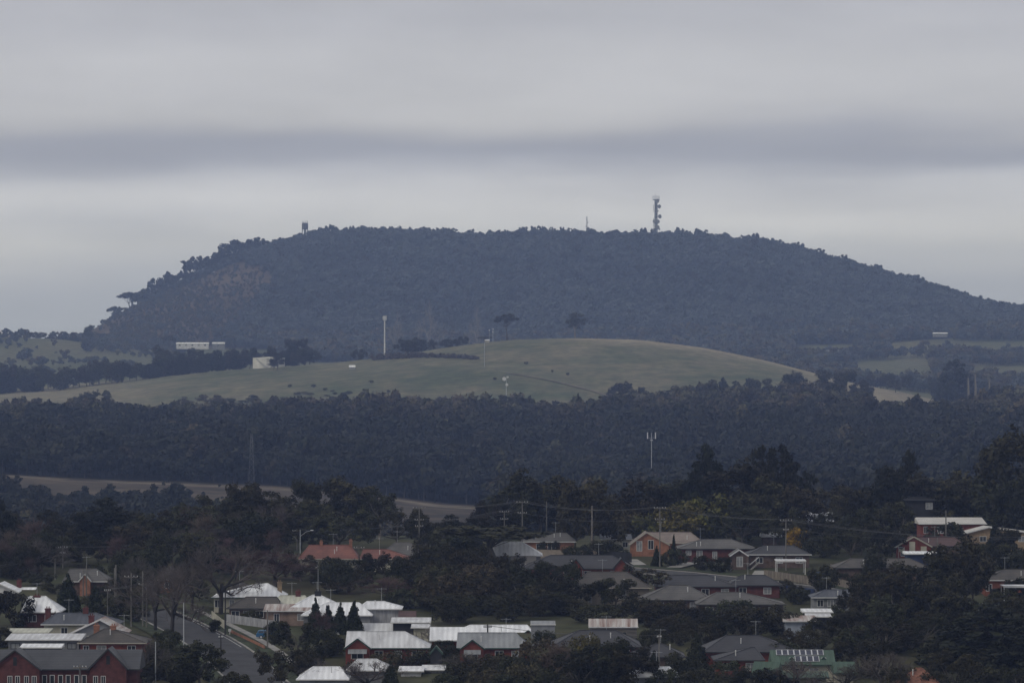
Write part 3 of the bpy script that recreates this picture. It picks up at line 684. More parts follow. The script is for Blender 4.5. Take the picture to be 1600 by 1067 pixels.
# ---------------------------------------------------------------- houses
LAND = []          # (px, row, short phrase) landmarks for the labels of trees
BOXES = []         # pixel boxes of what the photo shows of the houses, kept free of filler shrubs
def quad_wall(mb, W, D, z0, z1):
    mb.box(-W / 2, W / 2, -D / 2, D / 2, z0, z1)
def roof_solid(W, D, rise, kind, ra=None, rb=None, t=0.16):
    """closed roof body, eaves at z = 0, over W x D (overhang included)"""
    w, d = W / 2, D / 2
    b = [(-w, -d, -t), (w, -d, -t), (w, d, -t), (-w, d, -t)]; e = [(-w, -d, 0), (w, -d, 0), (w, d, 0), (-w, d, 0)]
    side = [(0, 3, 2, 1), (0, 1, 5, 4), (1, 2, 6, 5), (2, 3, 7, 6), (3, 0, 4, 7)]
    if kind == 'hip':
        if ra is None:
            k = max(W - D, 0.0) / 2; ra, rb = -k, k
        if rb - ra < 0.3:
            return b + e + [((ra + rb) / 2, 0, rise)], side + [(4, 5, 8), (5, 6, 8), (6, 7, 8), (7, 4, 8)]
        return b + e + [(ra, 0, rise), (rb, 0, rise)], side + [(4, 5, 9, 8), (5, 6, 9), (6, 7, 8, 9), (7, 4, 8)]
    if kind == 'gable_x':
        return b + e + [(-w, 0, rise), (w, 0, rise)], side + [(4, 5, 9, 8), (5, 6, 9), (6, 7, 8, 9), (7, 4, 8)]
    if kind == 'gable_y':
        x = 0 if ra is None else ra
        return b + e + [(x, -d, rise), (x, d, rise)], side + [(4, 5, 8), (5, 6, 9, 8), (6, 7, 9), (7, 4, 8, 9)]
    if kind == 'skillion':
        return b + [(-w, -d, 0), (w, -d, 0), (w, d, rise), (-w, d, rise)], side + [(4, 5, 6, 7)]
def add_window(par, xc, y, z0, w, h, frame=None, glass=None, bars=1):
    frame = frame or M_gut_white; glass = glass or M_glass
    f = MB(); t = 0.09
    f.box(xc - w / 2, xc + w / 2, y - 0.06, y + 0.03, z0, z0 + t); f.box(xc - w / 2, xc + w / 2, y - 0.06, y + 0.03, z0 + h - t, z0 + h)
    f.box(xc - w / 2, xc - w / 2 + t, y - 0.06, y + 0.03, z0 + t, z0 + h - t); f.box(xc + w / 2 - t, xc + w / 2, y - 0.06, y + 0.03, z0 + t, z0 + h - t)
    for i in range(bars):
        xb = xc - w / 2 + w * (i + 1) / (bars + 1); f.box(xb - 0.035, xb + 0.035, y - 0.05, y + 0.03, z0 + t, z0 + h - t)
    o = f.build('window', frame, par)
    MB().poly([(xc - w / 2 + t, y - 0.012, z0 + t), (xc + w / 2 - t, y - 0.012, z0 + t), (xc + w / 2 - t, y - 0.012, z0 + h - t), (xc - w / 2 + t, y - 0.012, z0 + h - t)]).build('pane', glass, o)
    return o
def house(label, short, px0, px1, eave, ridge, depth, roof='hip', roofm=None, wall=None, wall_h=2.7, ridge_px=None, yaw=0.0, wins=3,
          gut=None, chim=(), fronts=(), Y=None, oh=0.45, name='house', cat='house', frame=None, glass=None, down=1.2, box=True, win_h=1.25, apex_px=None, barge=None):
    """front eave seen from px0 to px1 at row `eave`, ridge at row `ridge`; everything else follows in metres"""
    gut = gut or M_gut_white
    Y = Y or y_of_row(eave, wall_h)
    pc = (px0 + px1) / 2; W = (px1 - px0) / F * Y; x = X(pc, Y); ze = Zr(eave, Y); yc = Y + depth / 2
    base = ze - wall_h
    yr = Y if roof == 'gable_y' else (Y + depth if roof == 'skillion' else yc)
    rise = max(0.35, Zr(ridge, yr) - ze)
    o = empty(name, (x, yc, base), yaw); tag(o, label, cat)
    def lx(p, yy=yc): return X(p, yy) - x
    ra, rb = (lx(ridge_px[0]), lx(ridge_px[1])) if ridge_px else (None, None)
    if apex_px is not None: ra = lx(apex_px, Y)
    W2, D2 = W - 2 * oh, depth - 2 * oh
    wm = MB(); wm.box(-W2 / 2, W2 / 2, -D2 / 2, D2 / 2, -down, wall_h - 0.16)
    if roof == 'gable_x':
        for s in (-1, 1):
            wm.poly([(s * W2 / 2, -D2 / 2, wall_h - 0.16), (s * W2 / 2, D2 / 2, wall_h - 0.16), (s * W2 / 2, 0, wall_h + rise * (D2 / depth) - 0.08)])
    if roof == 'gable_y':
        ap = 0 if ra is None else ra
        wm.poly([(-W2 / 2, -D2 / 2 - 0.002, wall_h - 0.16), (W2 / 2, -D2 / 2 - 0.002, wall_h - 0.16), (ap, -D2 / 2 - 0.002, wall_h + rise * 0.93)])
    if roof == 'skillion':
        wm.poly([(W2 / 2, -D2 / 2, wall_h - 0.16), (W2 / 2, D2 / 2, wall_h - 0.16), (W2 / 2, D2 / 2, wall_h + rise * 0.9)])
        wm.poly([(-W2 / 2, -D2 / 2, wall_h - 0.16), (-W2 / 2, D2 / 2, wall_h - 0.16), (-W2 / 2, D2 / 2, wall_h + rise * 0.9)])
        wm.poly([(-W2 / 2, D2 / 2, wall_h - 0.16), (W2 / 2, D2 / 2, wall_h - 0.16), (W2 / 2, D2 / 2, wall_h + rise * 0.9), (-W2 / 2, D2 / 2, wall_h + rise * 0.9)])
    wm.build('wall', wall, o)
    rv, rf = roof_solid(W, depth, rise, roof, ra, rb)
    if roof == 'gable_y':      # open front: let the gable wall show below a thin roof sheet
        ap = 0 if ra is None else ra; w, d, t = W / 2, depth / 2, 0.14
        mb = MB()
        for s, xe in ((-1, -w), (1, w)):
            a = [(xe, -d, 0), (ap, -d, rise), (ap, d, rise), (xe, d, 0)]; c = [(p[0], p[1], p[2] - t) for p in a]
            mb.solid(a + c, ((0, 1, 2, 3), (7, 6, 5, 4), (0, 4, 5, 1), (2, 6, 7, 3), (3, 7, 4, 0), (1, 5, 6, 2)))
        ro = mb.build('roof', roofm, o, (0, 0, wall_h))
        for xe in (-w, w):
            MB().bar((xe, -d - 0.03, -0.1), (ap, -d - 0.03, rise - 0.1), 0.06, 0.24).build('bargeboard', barge or gut, ro)
    else:
        ro = MB().solid(rv, rf).build('roof', roofm, o, (0, 0, wall_h))
        MB().box(-W / 2 - 0.06, W / 2 + 0.06, -depth / 2 - 0.12, -depth / 2 - 0.003, -0.15, 0.02).build('gutter', gut, ro)
        if roof == 'hip':
            a, b_ = (ra, rb) if ra is not None else (-max(W - depth, 0) / 2, max(W - depth, 0) / 2)
            cp = MB()
            for p, q in (((-W / 2, -depth / 2, 0.02), (a, 0, rise + 0.03)), ((W / 2, -depth / 2, 0.02), (b_, 0, rise + 0.03)), ((-W / 2, depth / 2, 0.02), (a, 0, rise + 0.03)), ((W / 2, depth / 2, 0.02), (b_, 0, rise + 0.03))): cp.bar(p, q, 0.2, 0.07)
            if b_ - a > 0.3: cp.bar((a, 0, rise + 0.03), (b_, 0, rise + 0.03), 0.22, 0.08)
            tag(cp.build('ridge_capping', roofm, ro), kind='stuff')
    wl_ = wins if isinstance(wins, (list, tuple)) else [(None, 1.5, win_h)] * wins
    for i, wd in enumerate(wl_):
        p, ww, hh = wd[:3]
        xx = (-W2 / 2 + W2 * (i + 0.5) / len(wl_)) if p is None else lx(p, Y)
        if abs(xx) + ww / 2 > W2 / 2 - 0.1: xx = math.copysign(max(W2 / 2 - ww / 2 - 0.15, 0), xx)
        add_window(o, xx, -D2 / 2, max(0.25, min(0.95, wall_h - 0.45 - hh)) if len(wd) < 4 else wd[3], ww, hh, frame, glass or (M_curtain if i % 2 else M_glass), 1 if ww > 0.9 else 0)
    for c in chim:
        p, top = c[:2]; cm = c[2] if len(c) > 2 else M_dkred_brick; cw = c[3] if len(c) > 3 else 0.9
        xx = lx(p); zt = Zr(top, yc) - base
        ch = MB().box(xx - cw / 2, xx + cw / 2, -0.4, 0.4, wall_h + 0.05, zt - 0.2).box(xx - cw / 2 - 0.07, xx + cw / 2 + 0.07, -0.47, 0.47, zt - 0.2, zt)
        chm = ch.build('chimney', cm, o)
        for s in (-0.2, 0.2): MB().tube([(xx + s * cw, 0, zt), (xx + s * cw, 0, zt + 0.35)], [0.1, 0.08], 8).build('chimney_pot', cm, chm)
    for fr in fronts:        # gabled bays built out from the front wall
        p0, p1, er, ar, proj, fw = fr[:6]; opt = fr[6] if len(fr) > 6 else {}
        yf = Y - proj; a, b_ = X(p0, yf) - x, X(p1, yf) - x; ze2 = Zr(er, yf) - base; za = Zr(ar, yf) - base; ap = X(opt['apex'], yf) - x if 'apex' in opt else (a + b_) / 2
        y0 = -depth / 2 - proj; y1 = 0.0; i0 = 0.3
        g = MB().box(a + i0, b_ - i0, y0 + 0.3, -D2 / 2 + 0.05, -down, ze2 - 0.05)
        g.poly([(a + i0, y0 + 0.298, ze2 - 0.06), (b_ - i0, y0 + 0.298, ze2 - 0.06), (ap, y0 + 0.298, za - 0.2)])
        go = g.build('gable_bay', fw, o)
        rr = MB(); t = 0.12
        for xe in (a, b_):
            q = [(xe, y0, ze2), (ap, y0, za), (ap, y1, za), (xe, y1, ze2)]; c = [(v[0], v[1], v[2] - t) for v in q]
            rr.solid(q + c, ((0, 1, 2, 3), (7, 6, 5, 4), (0, 4, 5, 1), (2, 6, 7, 3), (3, 7, 4, 0), (1, 5, 6, 2)))
        rr.build('gable_roof', opt.get('roof', roofm), go)
        for xe in (a, b_): MB().bar((xe, y0 - 0.03, ze2 - 0.06), (ap, y0 - 0.03, za - 0.06), 0.06, opt.get('bw', 0.2)).build('bargeboard', opt.get('barge', gut), go)
        if opt.get('awning'):
            MB().solid([(a + 0.7, y0 + 0.28, ze2 - 0.1), (b_ - 0.7, y0 + 0.28, ze2 - 0.1), (b_ - 0.7, y0 - 0.5, ze2 - 0.75), (a + 0.7, y0 - 0.5, ze2 - 0.75),
                        (a + 0.7, y0 + 0.28, ze2 - 0.16), (b_ - 0.7, y0 + 0.28, ze2 - 0.16), (b_ - 0.7, y0 - 0.5, ze2 - 0.81), (a + 0.7, y0 - 0.5, ze2 - 0.81)],
                       ((0, 3, 2, 1), (4, 5, 6, 7), (3, 7, 6, 2), (0, 4, 7, 3), (1, 2, 6, 5), (0, 1, 5, 4))).build('awning', M_grey_iron, go)
        for wd in opt.get('wins', ()):
            add_window(go, X(wd[0], yf) - x, y0 + 0.3, wd[3] if len(wd) > 3 else 0.7, wd[1], wd[2], glass=wd[4] if len(wd) > 4 else None)
        if opt.get('vent'):
            MB().box(ap - 0.28, ap + 0.28, y0 + 0.24, y0 + 0.29, za - 2.4, za - 1.1).build('vent', M_dark, go)
    if box and roof == 'hip' and W > 6:          # flue pipes and a television aerial, as most of these roofs carry
        for k in range(random.choice((1, 1, 2))):
            f_ = random.uniform(0.25, 0.6); xx = random.uniform(-0.25, 0.25) * W; zz = wall_h + rise * f_
            MB().tube([(xx, -depth / 2 * (1 - f_), zz - 0.1), (xx, -depth / 2 * (1 - f_), zz + 0.75)], [0.075, 0.075], 8).tube([(xx, -depth / 2 * (1 - f_), zz + 0.75), (xx, -depth / 2 * (1 - f_), zz + 0.9)], [0.13, 0.05], 8).build('flue', M_gut_white, o)
        if random.random() < 0.6:
            xx = random.uniform(-0.2, 0.2) * W; zt = wall_h + rise
            ae = MB().tube([(xx, 0.1, zt - 0.4), (xx, 0.1, zt + 2.4)], 0.03, 5).bar((xx - 0.9, 0.1, zt + 2.2), (xx + 0.9, 0.1, zt + 2.2), 0.04)
            for t_ in (-0.7, -0.3, 0.1, 0.5): ae.bar((xx + t_, -0.35, zt + 2.2), (xx + t_, 0.55, zt + 2.2), 0.03)
            ae.build('aerial', M_galv, o)
    if short: LAND.append((pc, (eave + ridge) / 2, short))
    if box: BOXES.append((px0, px1, ridge - 1, eave + (wall_h * 0.75) / Y * F))
    return o, dict(Y=Y, x=x, base=base, depth=depth, W=W, wall_h=wall_h, rise=rise, lx=lx)

G = M_gut_white
# --- bottom left
o, q = house('long red brick hall with slate roof and two front gables, bottom left corner', 'the red brick hall', -60, 218, 1045, 1014, 9.0, 'gable_x', M_slate, M_dkred_brick, 4.2, Y=548, gut=M_gut_dark,
      wins=[(p, 0.75, 2.6, 0.7) for p in (69, 81, 94, 106, 119, 131)], frame=M_white, glass=M_glass,
      fronts=[(-18, 64, 1046, 1015, 1.6, M_dkred_brick, dict(vent=1, wins=[(p, 0.75, 2.6, 0.7) for p in (15, 27, 41, 53)])),
              (137, 200, 1045, 1013, 1.6, M_dkred_brick, dict(vent=1, wins=[(p, 0.75, 2.6, 0.7) for p in (149, 161)]))])
house('low white skillion carport roof behind the brick hall', None, 30, 96, 1011, 1006, 4, 'skillion', M_white_iron, M_dark, 2.4, wins=0, name='carport', cat='carport', Y=583)
house('long low grey corrugated shed with pale roof behind the hall', 'the long grey shed', 8, 127, 999, 989, 7, 'skillion', M_old_white, M_grey_wall, 2.5, wins=5, win_h=1.0, frame=M_gut_dark, glass=M_grey_iron, name='shed', cat='shed')
house('low shed edged with a cream bargeboard, far left', None, 4, 76, 988, 981, 6, 'skillion', M_cream_iron, M_fawn, 2.3, wins=0, gut=M_cream, name='shed', cat='shed')
house('brown tiled hip-roofed brick house with orange chimneys behind the hall', 'the brown tiled brick house', 121, 229, 1004, 982, 9.5, 'hip', M_brown_tile, M_red_brick, 2.6, (163, 176), gut=M_gut_cream, wins=[(134, 1.0, 1.3), (158, 1.6, 1.2), (205, 1.4, 1.2)], chim=[(151, 976, M_orange_brick), (177, 977, M_orange_brick)])
house('grey fibro gabled house with rusty pale roof', 'the grey fibro gable', 108, 198, 989, 967, 8, 'gable_y', M_rust, M_grey_wall, 2.6, apex_px=156, wins=2, gut=M_white, chim=[(143, 961, M_dkred_brick)])
house('dark blue-grey hip-roofed cream house with two brick chimneys', 'the blue-grey hip roof', 64, 186, 975, 957, 9, 'hip', M_blue_roof, M_cream, 2.7, (90, 150), wins=[(100, 1.2, 1.2), (125, 1.2, 1.2)], chim=[(75, 950), (134, 949)])
house('white iron hip roof house with tall dark red chimney, left', 'the white roof with red chimney', 33, 93, 956, 931, 9, 'hip', M_white_iron, M_dkred_brick, 2.7, (45, 71), wins=2, chim=[(58, 930, M_dkred_brick, 1.2)])
house('white gabled house cut by the left edge', 'the white gable at the left edge', -40, 29, 925, 911, 8, 'gable_y', M_white_iron, M_white, 2.6, apex_px=-2, wins=1, Y=690)
house('white-roofed cottage with red chimney near the left edge', None, 24, 54, 925, 917, 6, 'gable_x', M_white_iron, M_grey_wall, 2.5, wins=1, chim=[(30, 906)], Y=695)
house('grey tiled house with orange brick gable among the left trees', 'the orange gable among left trees', 98, 170, 908, 888, 9, 'hip', M_grey_tile, M_brown_brick, 2.7, (110, 150), wins=1, fronts=[(122, 143, 908, 896, 1.2, M_orange_brick, {})])
house('small grey roof glimpsed above the avenue trees', None, 246, 280, 905, 884, 7, 'hip', M_grey_tile, M_orange_brick, 2.6, wins=1)
# --- left of centre, by the road
house('white hip-roofed cream house with tan chimneys beside the road', 'the white house by the road', 330, 444, 933, 911, 11, 'hip', M_white_iron, M_cream, 2.8, (404, 418), wins=[(340, 1.2, 1.4), (362, 1.0, 1.4)], chim=[(405, 917, M_tan_brick, 1.7), (437, 909, M_tan_brick, 0.8)], gut=M_gut_green)
house('brown-grey tiled roof behind the white house by the road', None, 348, 398, 926, 907, 8, 'hip', M_brown_tile, M_brown_brick, 2.7, wins=0)
house('dark brown hip-roofed house behind the pale roadside fence', 'the dark brown roof', 354, 438, 950, 932, 8, 'hip', M_brown_tile, M_brown_brick, 2.5, (385, 432), wins=4, gut=M_gut_dark)
house('cream iron roofed house with dark red chimney', 'the cream iron roof', 422, 484, 945, 930, 7, 'hip', M_cream_iron, M_cream, 2.6, (438, 476), wins=1, chim=[(466, 923)])
house('patchy pink rendered cottage with rusty verandah roof', 'the pink rendered cottage', 411, 492, 954, 943, 6, 'skillion', M_rust, M_pink_brick, 2.7, wins=[(432, 1.0, 1.7, 0.5), (470, 1.3, 1.2)])
house('white pyramid-roofed house with square dark chimney', 'the white pyramid roof', 447, 537, 953, 929, 9, 'hip', M_white_iron, M_pink_brick, 2.6, (489, 500), wins=2, chim=[(497, 923, M_dark, 1.15), (484, 939)])
house('white hip-roofed house behind the row of small conifers', 'the four small conifers', 470, 582, 961, 941, 9, 'hip', M_white_iron, M_grey_wall, 2.6, (512, 560), wins=2, gut=M_gut_white)
house('tall white hip-roofed house clad in pale corrugated sheet', 'the pale corrugated house', 560, 628, 951, 939, 8, 'hip', M_white_iron, M_paling_grey, 3.4, (574, 600), wins=0)
house('red brick outhouse behind the pale corrugated house', None, 622, 650, 964, 954, 5, 'gable_x', M_maroon_tile, M_red_brick, 2.2, wins=0)
house('flat white carport roof with dark opening', None, 610, 673, 972, 964, 6, 'skillion', M_old_white, M_dark, 2.3, wins=0, name='carport', cat='carport')  # solid dark wall in place of the shaded opening
house('lower white lean-to roof over cream wall', None, 642, 673, 980, 975, 4, 'skillion', M_old_white, M_cream, 2.6, wins=0, name='carport', cat='carport')
house('weathered white-roofed house behind the left red gable', 'the weathered white roof', 522, 643, 1000, 973, 9, 'gable_x', M_old_white, M_red_brick, 2.4, wins=0, Y=618)
house('small grey lean-to roof by the conifers', None, 516, 560, 988, 972, 5, 'skillion', M_grey_iron, M_grey_wall, 2.2, wins=0, name='shed', cat='shed', Y=624)
house('white-roofed house with left red brick gable and grey awning', 'the left red gable', 540, 672, 1012, 986, 9, 'hip', M_old_white, M_red_brick, 2.7, (543, 632), gut=M_gut_green, wins=[(592, 1.4, 1.3), (622, 1.2, 1.3), (650, 1.4, 1.3)],
      fronts=[(537, 580, 1013, 997, 1.6, M_red_brick, dict(awning=1, barge=M_gut_green, wins=[(558, 2.0, 1.1, 1.0)]))])
house('grey-roofed house with right red brick gable and grey awning', 'the right red gable', 714, 828, 1012, 988, 9, 'hip', M_grey_iron, M_red_brick, 2.7, (716, 805), gut=M_gut_green, wins=[(780, 1.4, 1.3), (805, 1.2, 1.3)],
      fronts=[(718, 758, 1014, 999, 1.6, M_red_brick, dict(awning=1, barge=M_gut_green, wins=[(737, 2.0, 1.1, 1.0)]))])
house('white hip roof just behind the right red gable house', 'the white hip roof behind', 712, 834, 990, 976, 9, 'hip', M_white_iron, M_red_brick, 2.6, (735, 823), wins=0, fronts=[(808, 842, 997, 984, 0.5, M_red_brick, dict(barge=M_gut_green))], Y=622)
house('white-roofed outbuilding between the two red gable houses', None, 671, 728, 1000, 979, 7, 'gable_x', M_white_iron, M_red_brick, 2.4, wins=0)
house('little green gabled garden shed between the red gables', 'the green garden shed', 671, 692, 1021, 1009, 3, 'gable_y', M_green_roof, M_dark, 2.2, wins=0, name='garden_shed', cat='shed', gut=M_gut_green, oh=0.15)
house('tall grey corrugated iron shed wall behind the white roof', 'the grey corrugated shed', 829, 868, 975, 972, 4, 'skillion', M_grey_iron, mat('plain_zinc', (0.24, 0.25, 0.265), 0.6, 0.15, 0.6, stretch=(3, 3, 0.3)), 3.6, wins=0, name='shed', cat='shed', oh=0.1)
house('dark charcoal hip-roofed brick house right of the grey shed', 'the charcoal hip roof', 862, 1003, 1010, 984, 13, 'hip', M_dark_tile, M_dkred_brick, 2.6, (905, 962), wins=3, gut=M_gut_dark)
house('charcoal roof wing with pointed hip above brick wall', 'the pointed charcoal wing', 985, 1072, 1026, 1005, 9, 'hip', M_dark_tile, M_brown_brick, 2.6, (1026, 1034), wins=2, gut=M_gut_dark)
house('grey board shed with rusty striped iron roof', 'the rusty roofed shed', 920, 997, 979, 966, 5, 'gable_x', M_rust, mat('grey_boards', (0.15, 0.14, 0.13), 0.95, 0.3, 1, stretch=(0.4, 1, 4)), 2.9, wins=[(972, 1.6, 1.1)], frame=M_pole, name='shed', cat='shed', gut=M_old_white, oh=0.2)
house('charcoal hip roof near the green-roofed house', 'the low charcoal roof', 1098, 1250, 1018, 992, 12, 'hip', M_dark_tile, M_red_brick, 2.6, (1135, 1185), wins=2, gut=M_gut_dark)
house('smaller charcoal hip roof in front of the larger one', None, 1115, 1195, 1031, 1011, 9, 'hip', M_dark_tile, M_red_brick, 2.6, (1172, 1180), wins=2, gut=M_gut_dark)
# --- green-roofed house with solar panels
o, q = house('green-roofed cream house with solar panels and two dormers', 'the green solar roof', 1206, 1306, 1038, 1015, 8, 'gable_x', M_green_roof, M_cream, 2.9, wins=[(1250, 1.6, 1.4), (1272, 1.4, 1.4)], gut=M_gut_green,
      fronts=[(1229, 1245, 1036, 1026, -1.4, M_cream, dict(wins=[(1237, 0.8, 0.9, 3.0)])), (1279, 1295, 1036, 1026, -1.4, M_cream, dict(wins=[(1287, 0.8, 0.9, 3.0)]))])
def solar(o, q, cells, slope0):
    for (p0, p1, n, f0, f1) in cells:
        xa, xb = q['lx'](p0), q['lx'](p1); dw = (xb - xa) / n
        for i in range(n):
            a, b = xa + i * dw + 0.05, xa + (i + 1) * dw - 0.05
            P = [(a, -q['depth'] / 2 * (1 - f0), q['wall_h'] + q['rise'] * f0 + 0.1), (b, -q['depth'] / 2 * (1 - f0), q['wall_h'] + q['rise'] * f0 + 0.1),
                 (b, -q['depth'] / 2 * (1 - f1), q['wall_h'] + q['rise'] * f1 + 0.1), (a, -q['depth'] / 2 * (1 - f1), q['wall_h'] + q['rise'] * f1 + 0.1)]
            B = [(v[0], v[1], v[2] - 0.05) for v in P]
            pn = MB().solid(P + B, ((0, 1, 2, 3), (7, 6, 5, 4), (0, 4, 5, 1), (1, 5, 6, 2), (2, 6, 7, 3), (3, 7, 4, 0))).build('solar_panel', M_panel, o)
            fr = MB()
            for s, t in ((0, 1), (1, 2), (2, 3), (3, 0)): fr.bar((P[s][0], P[s][1], P[s][2] + 0.01), (P[t][0], P[t][1], P[t][2] + 0.01), 0.09, 0.05)
            fr.build('frame', M_alu, pn)
solar(o, q, [(1212, 1286, 8, 0.62, 0.97), (1240, 1278, 4, 0.18, 0.55)], 0)
house('green-roofed wing with cream pointed end, left of the solar roof', None, 1180, 1222, 1056, 1033, 6, 'gable_x', M_green_roof, M_cream, 2.4, wins=0, gut=M_gut_green, yaw=-0.25)
house('low green roof right of the solar-panelled house', None, 1303, 1338, 1051, 1033, 6, 'gable_x', M_green_roof, M_cream, 2.4, wins=0, gut=M_gut_green)
house('green verandah roof in front of the solar-panelled house', None, 1222, 1296, 1058, 1048, 3, 'skillion', M_green_roof, M_cream, 2.3, wins=2, gut=M_gut_green, name='verandah', cat='verandah')
house('orange tiled roof half hidden by trees, bottom right', 'the hidden orange roof', 1398, 1472, 1070, 1043, 10, 'hip', mat('orange_tile', (0.22, 0.1, 0.066), 0.85, 0.35, 1.5), M_red_brick, 2.7, (1432, 1440), wins=2)
# --- right of centre
house('small grey cottage with white windows and pale fascia', 'the small grey cottage', 1268, 1334, 933, 921, 8, 'hip', M_blue_roof, M_grey_wall, 2.7, (1290, 1326), wins=[(1282, 1.2, 1.3), (1298, 1.2, 1.3)])
house('flat white carport roof below the small grey cottage', None, 1254, 1302, 956, 952, 5, 'skillion', M_white_iron, M_dark, 2.3, wins=0, name='carport', cat='carport')
house('second flat white roof below the small grey cottage', None, 1260, 1300, 963, 959, 4, 'skillion', M_old_white, M_dark, 2.2, wins=0, name='carport', cat='carport')
house('pale blue shed with striped pale roof', 'the pale blue shed', 1224, 1277, 970, 961, 5, 'skillion', M_rust, M_blue_wall, 3.0, wins=[(1264, 1.2, 1.4)], name='shed', cat='shed', frame=M_paling_grey)
house('long grey-brown tiled hip roof above dense shrubs', 'the long grey-brown roof', 1088, 1228, 944, 925, 10, 'hip', M_grey_tile, M_brown_brick, 2.6, (1120, 1160), wins=4, gut=M_gut_dark)
house('grey-brown tiled roof left of the long one', None, 1000, 1115, 937, 914, 11, 'hip', M_grey_tile, M_brown_brick, 2.6, (1045, 1075), wins=2, gut=M_gut_dark)
house('dark hip roof with red brick wall below the street', 'the dark roof below the street', 1022, 1152, 916, 898, 10, 'hip', M_dark_tile, M_dkred_brick, 2.5, (1050, 1105), wins=4, gut=M_gut_dark)
house('dark roof at the right end of the street row', None, 1138, 1222, 914, 898, 9, 'hip', M_dark_tile, M_dkred_brick, 2.5, (1160, 1195), wins=2, gut=M_gut_dark)
house('cream two-tone house with wide brown-grey hip roof', 'the cream two-tone house', 890, 1018, 918, 893, 12, 'hip', M_brown_tile, M_fawn, 3.2, (920, 978), wins=[(905, 1.4, 1.5), (922, 0.8, 2.4, 0.3), (942, 0.8, 2.6, 0.2), (972, 1.6, 1.6)], frame=M_cream, gut=M_gut_cream)
house('long dark roofed red house with two small gables', 'the long dark roofed red house', 818, 992, 888, 867, 11, 'hip', M_dark_tile, M_red_brick, 2.6, (860, 955), wins=[(884, 0.8, 1.8, .3), (905, 1.6, 1.9, .3), (918, 1.4, 1.6, .5), (960, 1.6, 1.2)], gut=M_gut_dark,
      fronts=[(888, 912, 888, 873, 0.6, M_red_brick, {}), (958, 984, 887, 872, 0.6, M_red_brick, {})])
house('orange brick house with grey hip roof behind the beige fence', 'the orange house behind beige fence', 811, 900, 846, 832, 10, 'hip', M_grey_tile, M_orange_brick, 2.6, (832, 884), wins=[(842, 1.2, 1.4), (850, 0.9, 1.9, .2), (862, 1.8, 1.6)])
house('large white iron roof half hidden under a spreading tree', 'the white roof under the tree', 752, 848, 868, 846, 10, 'hip', M_white_iron, M_grey_wall, 2.7, (778, 815), wins=0)
house('grey-roofed shed right of the spreading tree', None, 798, 838, 881, 868, 6, 'gable_x', M_grey_tile, M_white, 2.4, wins=0, name='shed', cat='shed')
house('orange brick house with tan tiled roof and wide front gable', 'the orange front-gabled house', 1000, 1100, 848, 831, 11, 'hip', M_tan_roof, M_orange_brick, 2.8, (1012, 1078), wins=[(1062, 1.4, 1.3), (1082, 1.2, 1.2)], gut=M_gut_cream,
      fronts=[(983, 1047, 851, 831, 2.0, M_orange_brick, dict(apex=1010, barge=M_gut_cream, bw=0.3, wins=[(999, 1.25, 2.2, 1.1, M_curtain), (1017, 1.25, 2.0, 1.5)]))])
house('cream garage with pale roof left of the orange gable', None, 938, 988, 842, 834, 7, 'skillion', M_blue_roof, M_cream, 2.8, wins=[(977, 1.2, 1.2)], name='garage', cat='garage')
house('dark red brick house with grey hip roof on the street', 'the dark red hip-roofed house', 1058, 1182, 857, 842, 11, 'hip', M_grey_tile, M_dkred_brick, 2.8, (1098, 1142), wins=[(1076, 1.2, 1.0, 1.4), (1093, 1.3, 1.8, .6), (1117, 1.0, 1.6, .6)], gut=M_gut_dark, glass=M_curtain)
house('small brick porch with bright white gable trim', 'the white-trimmed porch gable', 1140, 1170, 868, 858, 6, 'gable_y', M_grey_tile, M_brown_brick, 2.9, wins=[(1156, 1.3, 2.1, .6)], gut=M_white, barge=M_white, glass=M_curtain)
house('dark hip-roofed house with white verandah posts', 'the dark verandah house', 1168, 1268, 866, 852, 10, 'hip', M_dark_tile, M_brown_brick, 2.8, (1195, 1238), wins=3)
house('dark brown brick house with long dark roof above the palings', 'the long dark brick house', 1304, 1455, 887, 872, 10, 'hip', M_brown_tile, M_brown_brick, 2.7, (1330, 1420), wins=[(1397, 2.0, 1.9, .4), (1412, 1.0, 1.8, .4)], gut=M_gut_dark, glass=M_curtain)
o, q = house('brick and cream striped gable house with maroon tiled roof', 'the striped gable house', 1428, 1512, 853, 839, 9, 'hip', M_maroon_tile, M_brown_brick, 2.7, (1432, 1490), wins=1, gut=M_gut_dark,
      fronts=[(1399, 1457, 854, 838, 1.2, M_red_brick, dict(apex=1428, barge=M_cream, bw=0.28, wins=[(1411, 0.9, 0.9, 0.6), (1428, 0.8, 0.9, 0.6), (1443, 1.3, 0.9, 0.6)]))])
for p0, p1, ztop in ((1405, 1414, 2.5), (1421, 1430, 3.7), (1439, 1448, 2.7)):     # cream panels of the striped gable
    yf = q['Y'] - 1.2; MB().box(X(p0, yf) - q['x'], X(p1, yf) - q['x'], -q['depth'] / 2 - 1.2 + 0.2, -q['depth'] / 2 - 1.2 + 0.29, 1.55, ztop).build('cladding_panel', M_cream, o)
house('flat white carport roof with navy blue side below the striped gable', 'the navy carport', 1414, 1470, 865, 861, 5, 'skillion', M_white_iron, M_navy, 2.5, wins=0, name='carport', cat='carport')
house('red brick house with long pale flat skillion roof', 'the pale flat skillion roof', 1436, 1542, 818, 808, 9, 'skillion', mat('pale_deck', (0.52, 0.5, 0.47), 0.7, 0.08, 0.4), M_red_brick, 3.2, wins=[(1447, 1.0, 1.6), (1470, 1.4, 1.6), (1500, 1.6, 1.2)], Y=812)
house('low brick house with pale gable near the right edge', 'the pale gable at right', 1503, 1630, 834, 823, 9, 'gable_y', mat('pale_deck', (0.52, 0.5, 0.47)), M_tan_brick, 2.7, apex_px=1545, wins=2, Y=795)
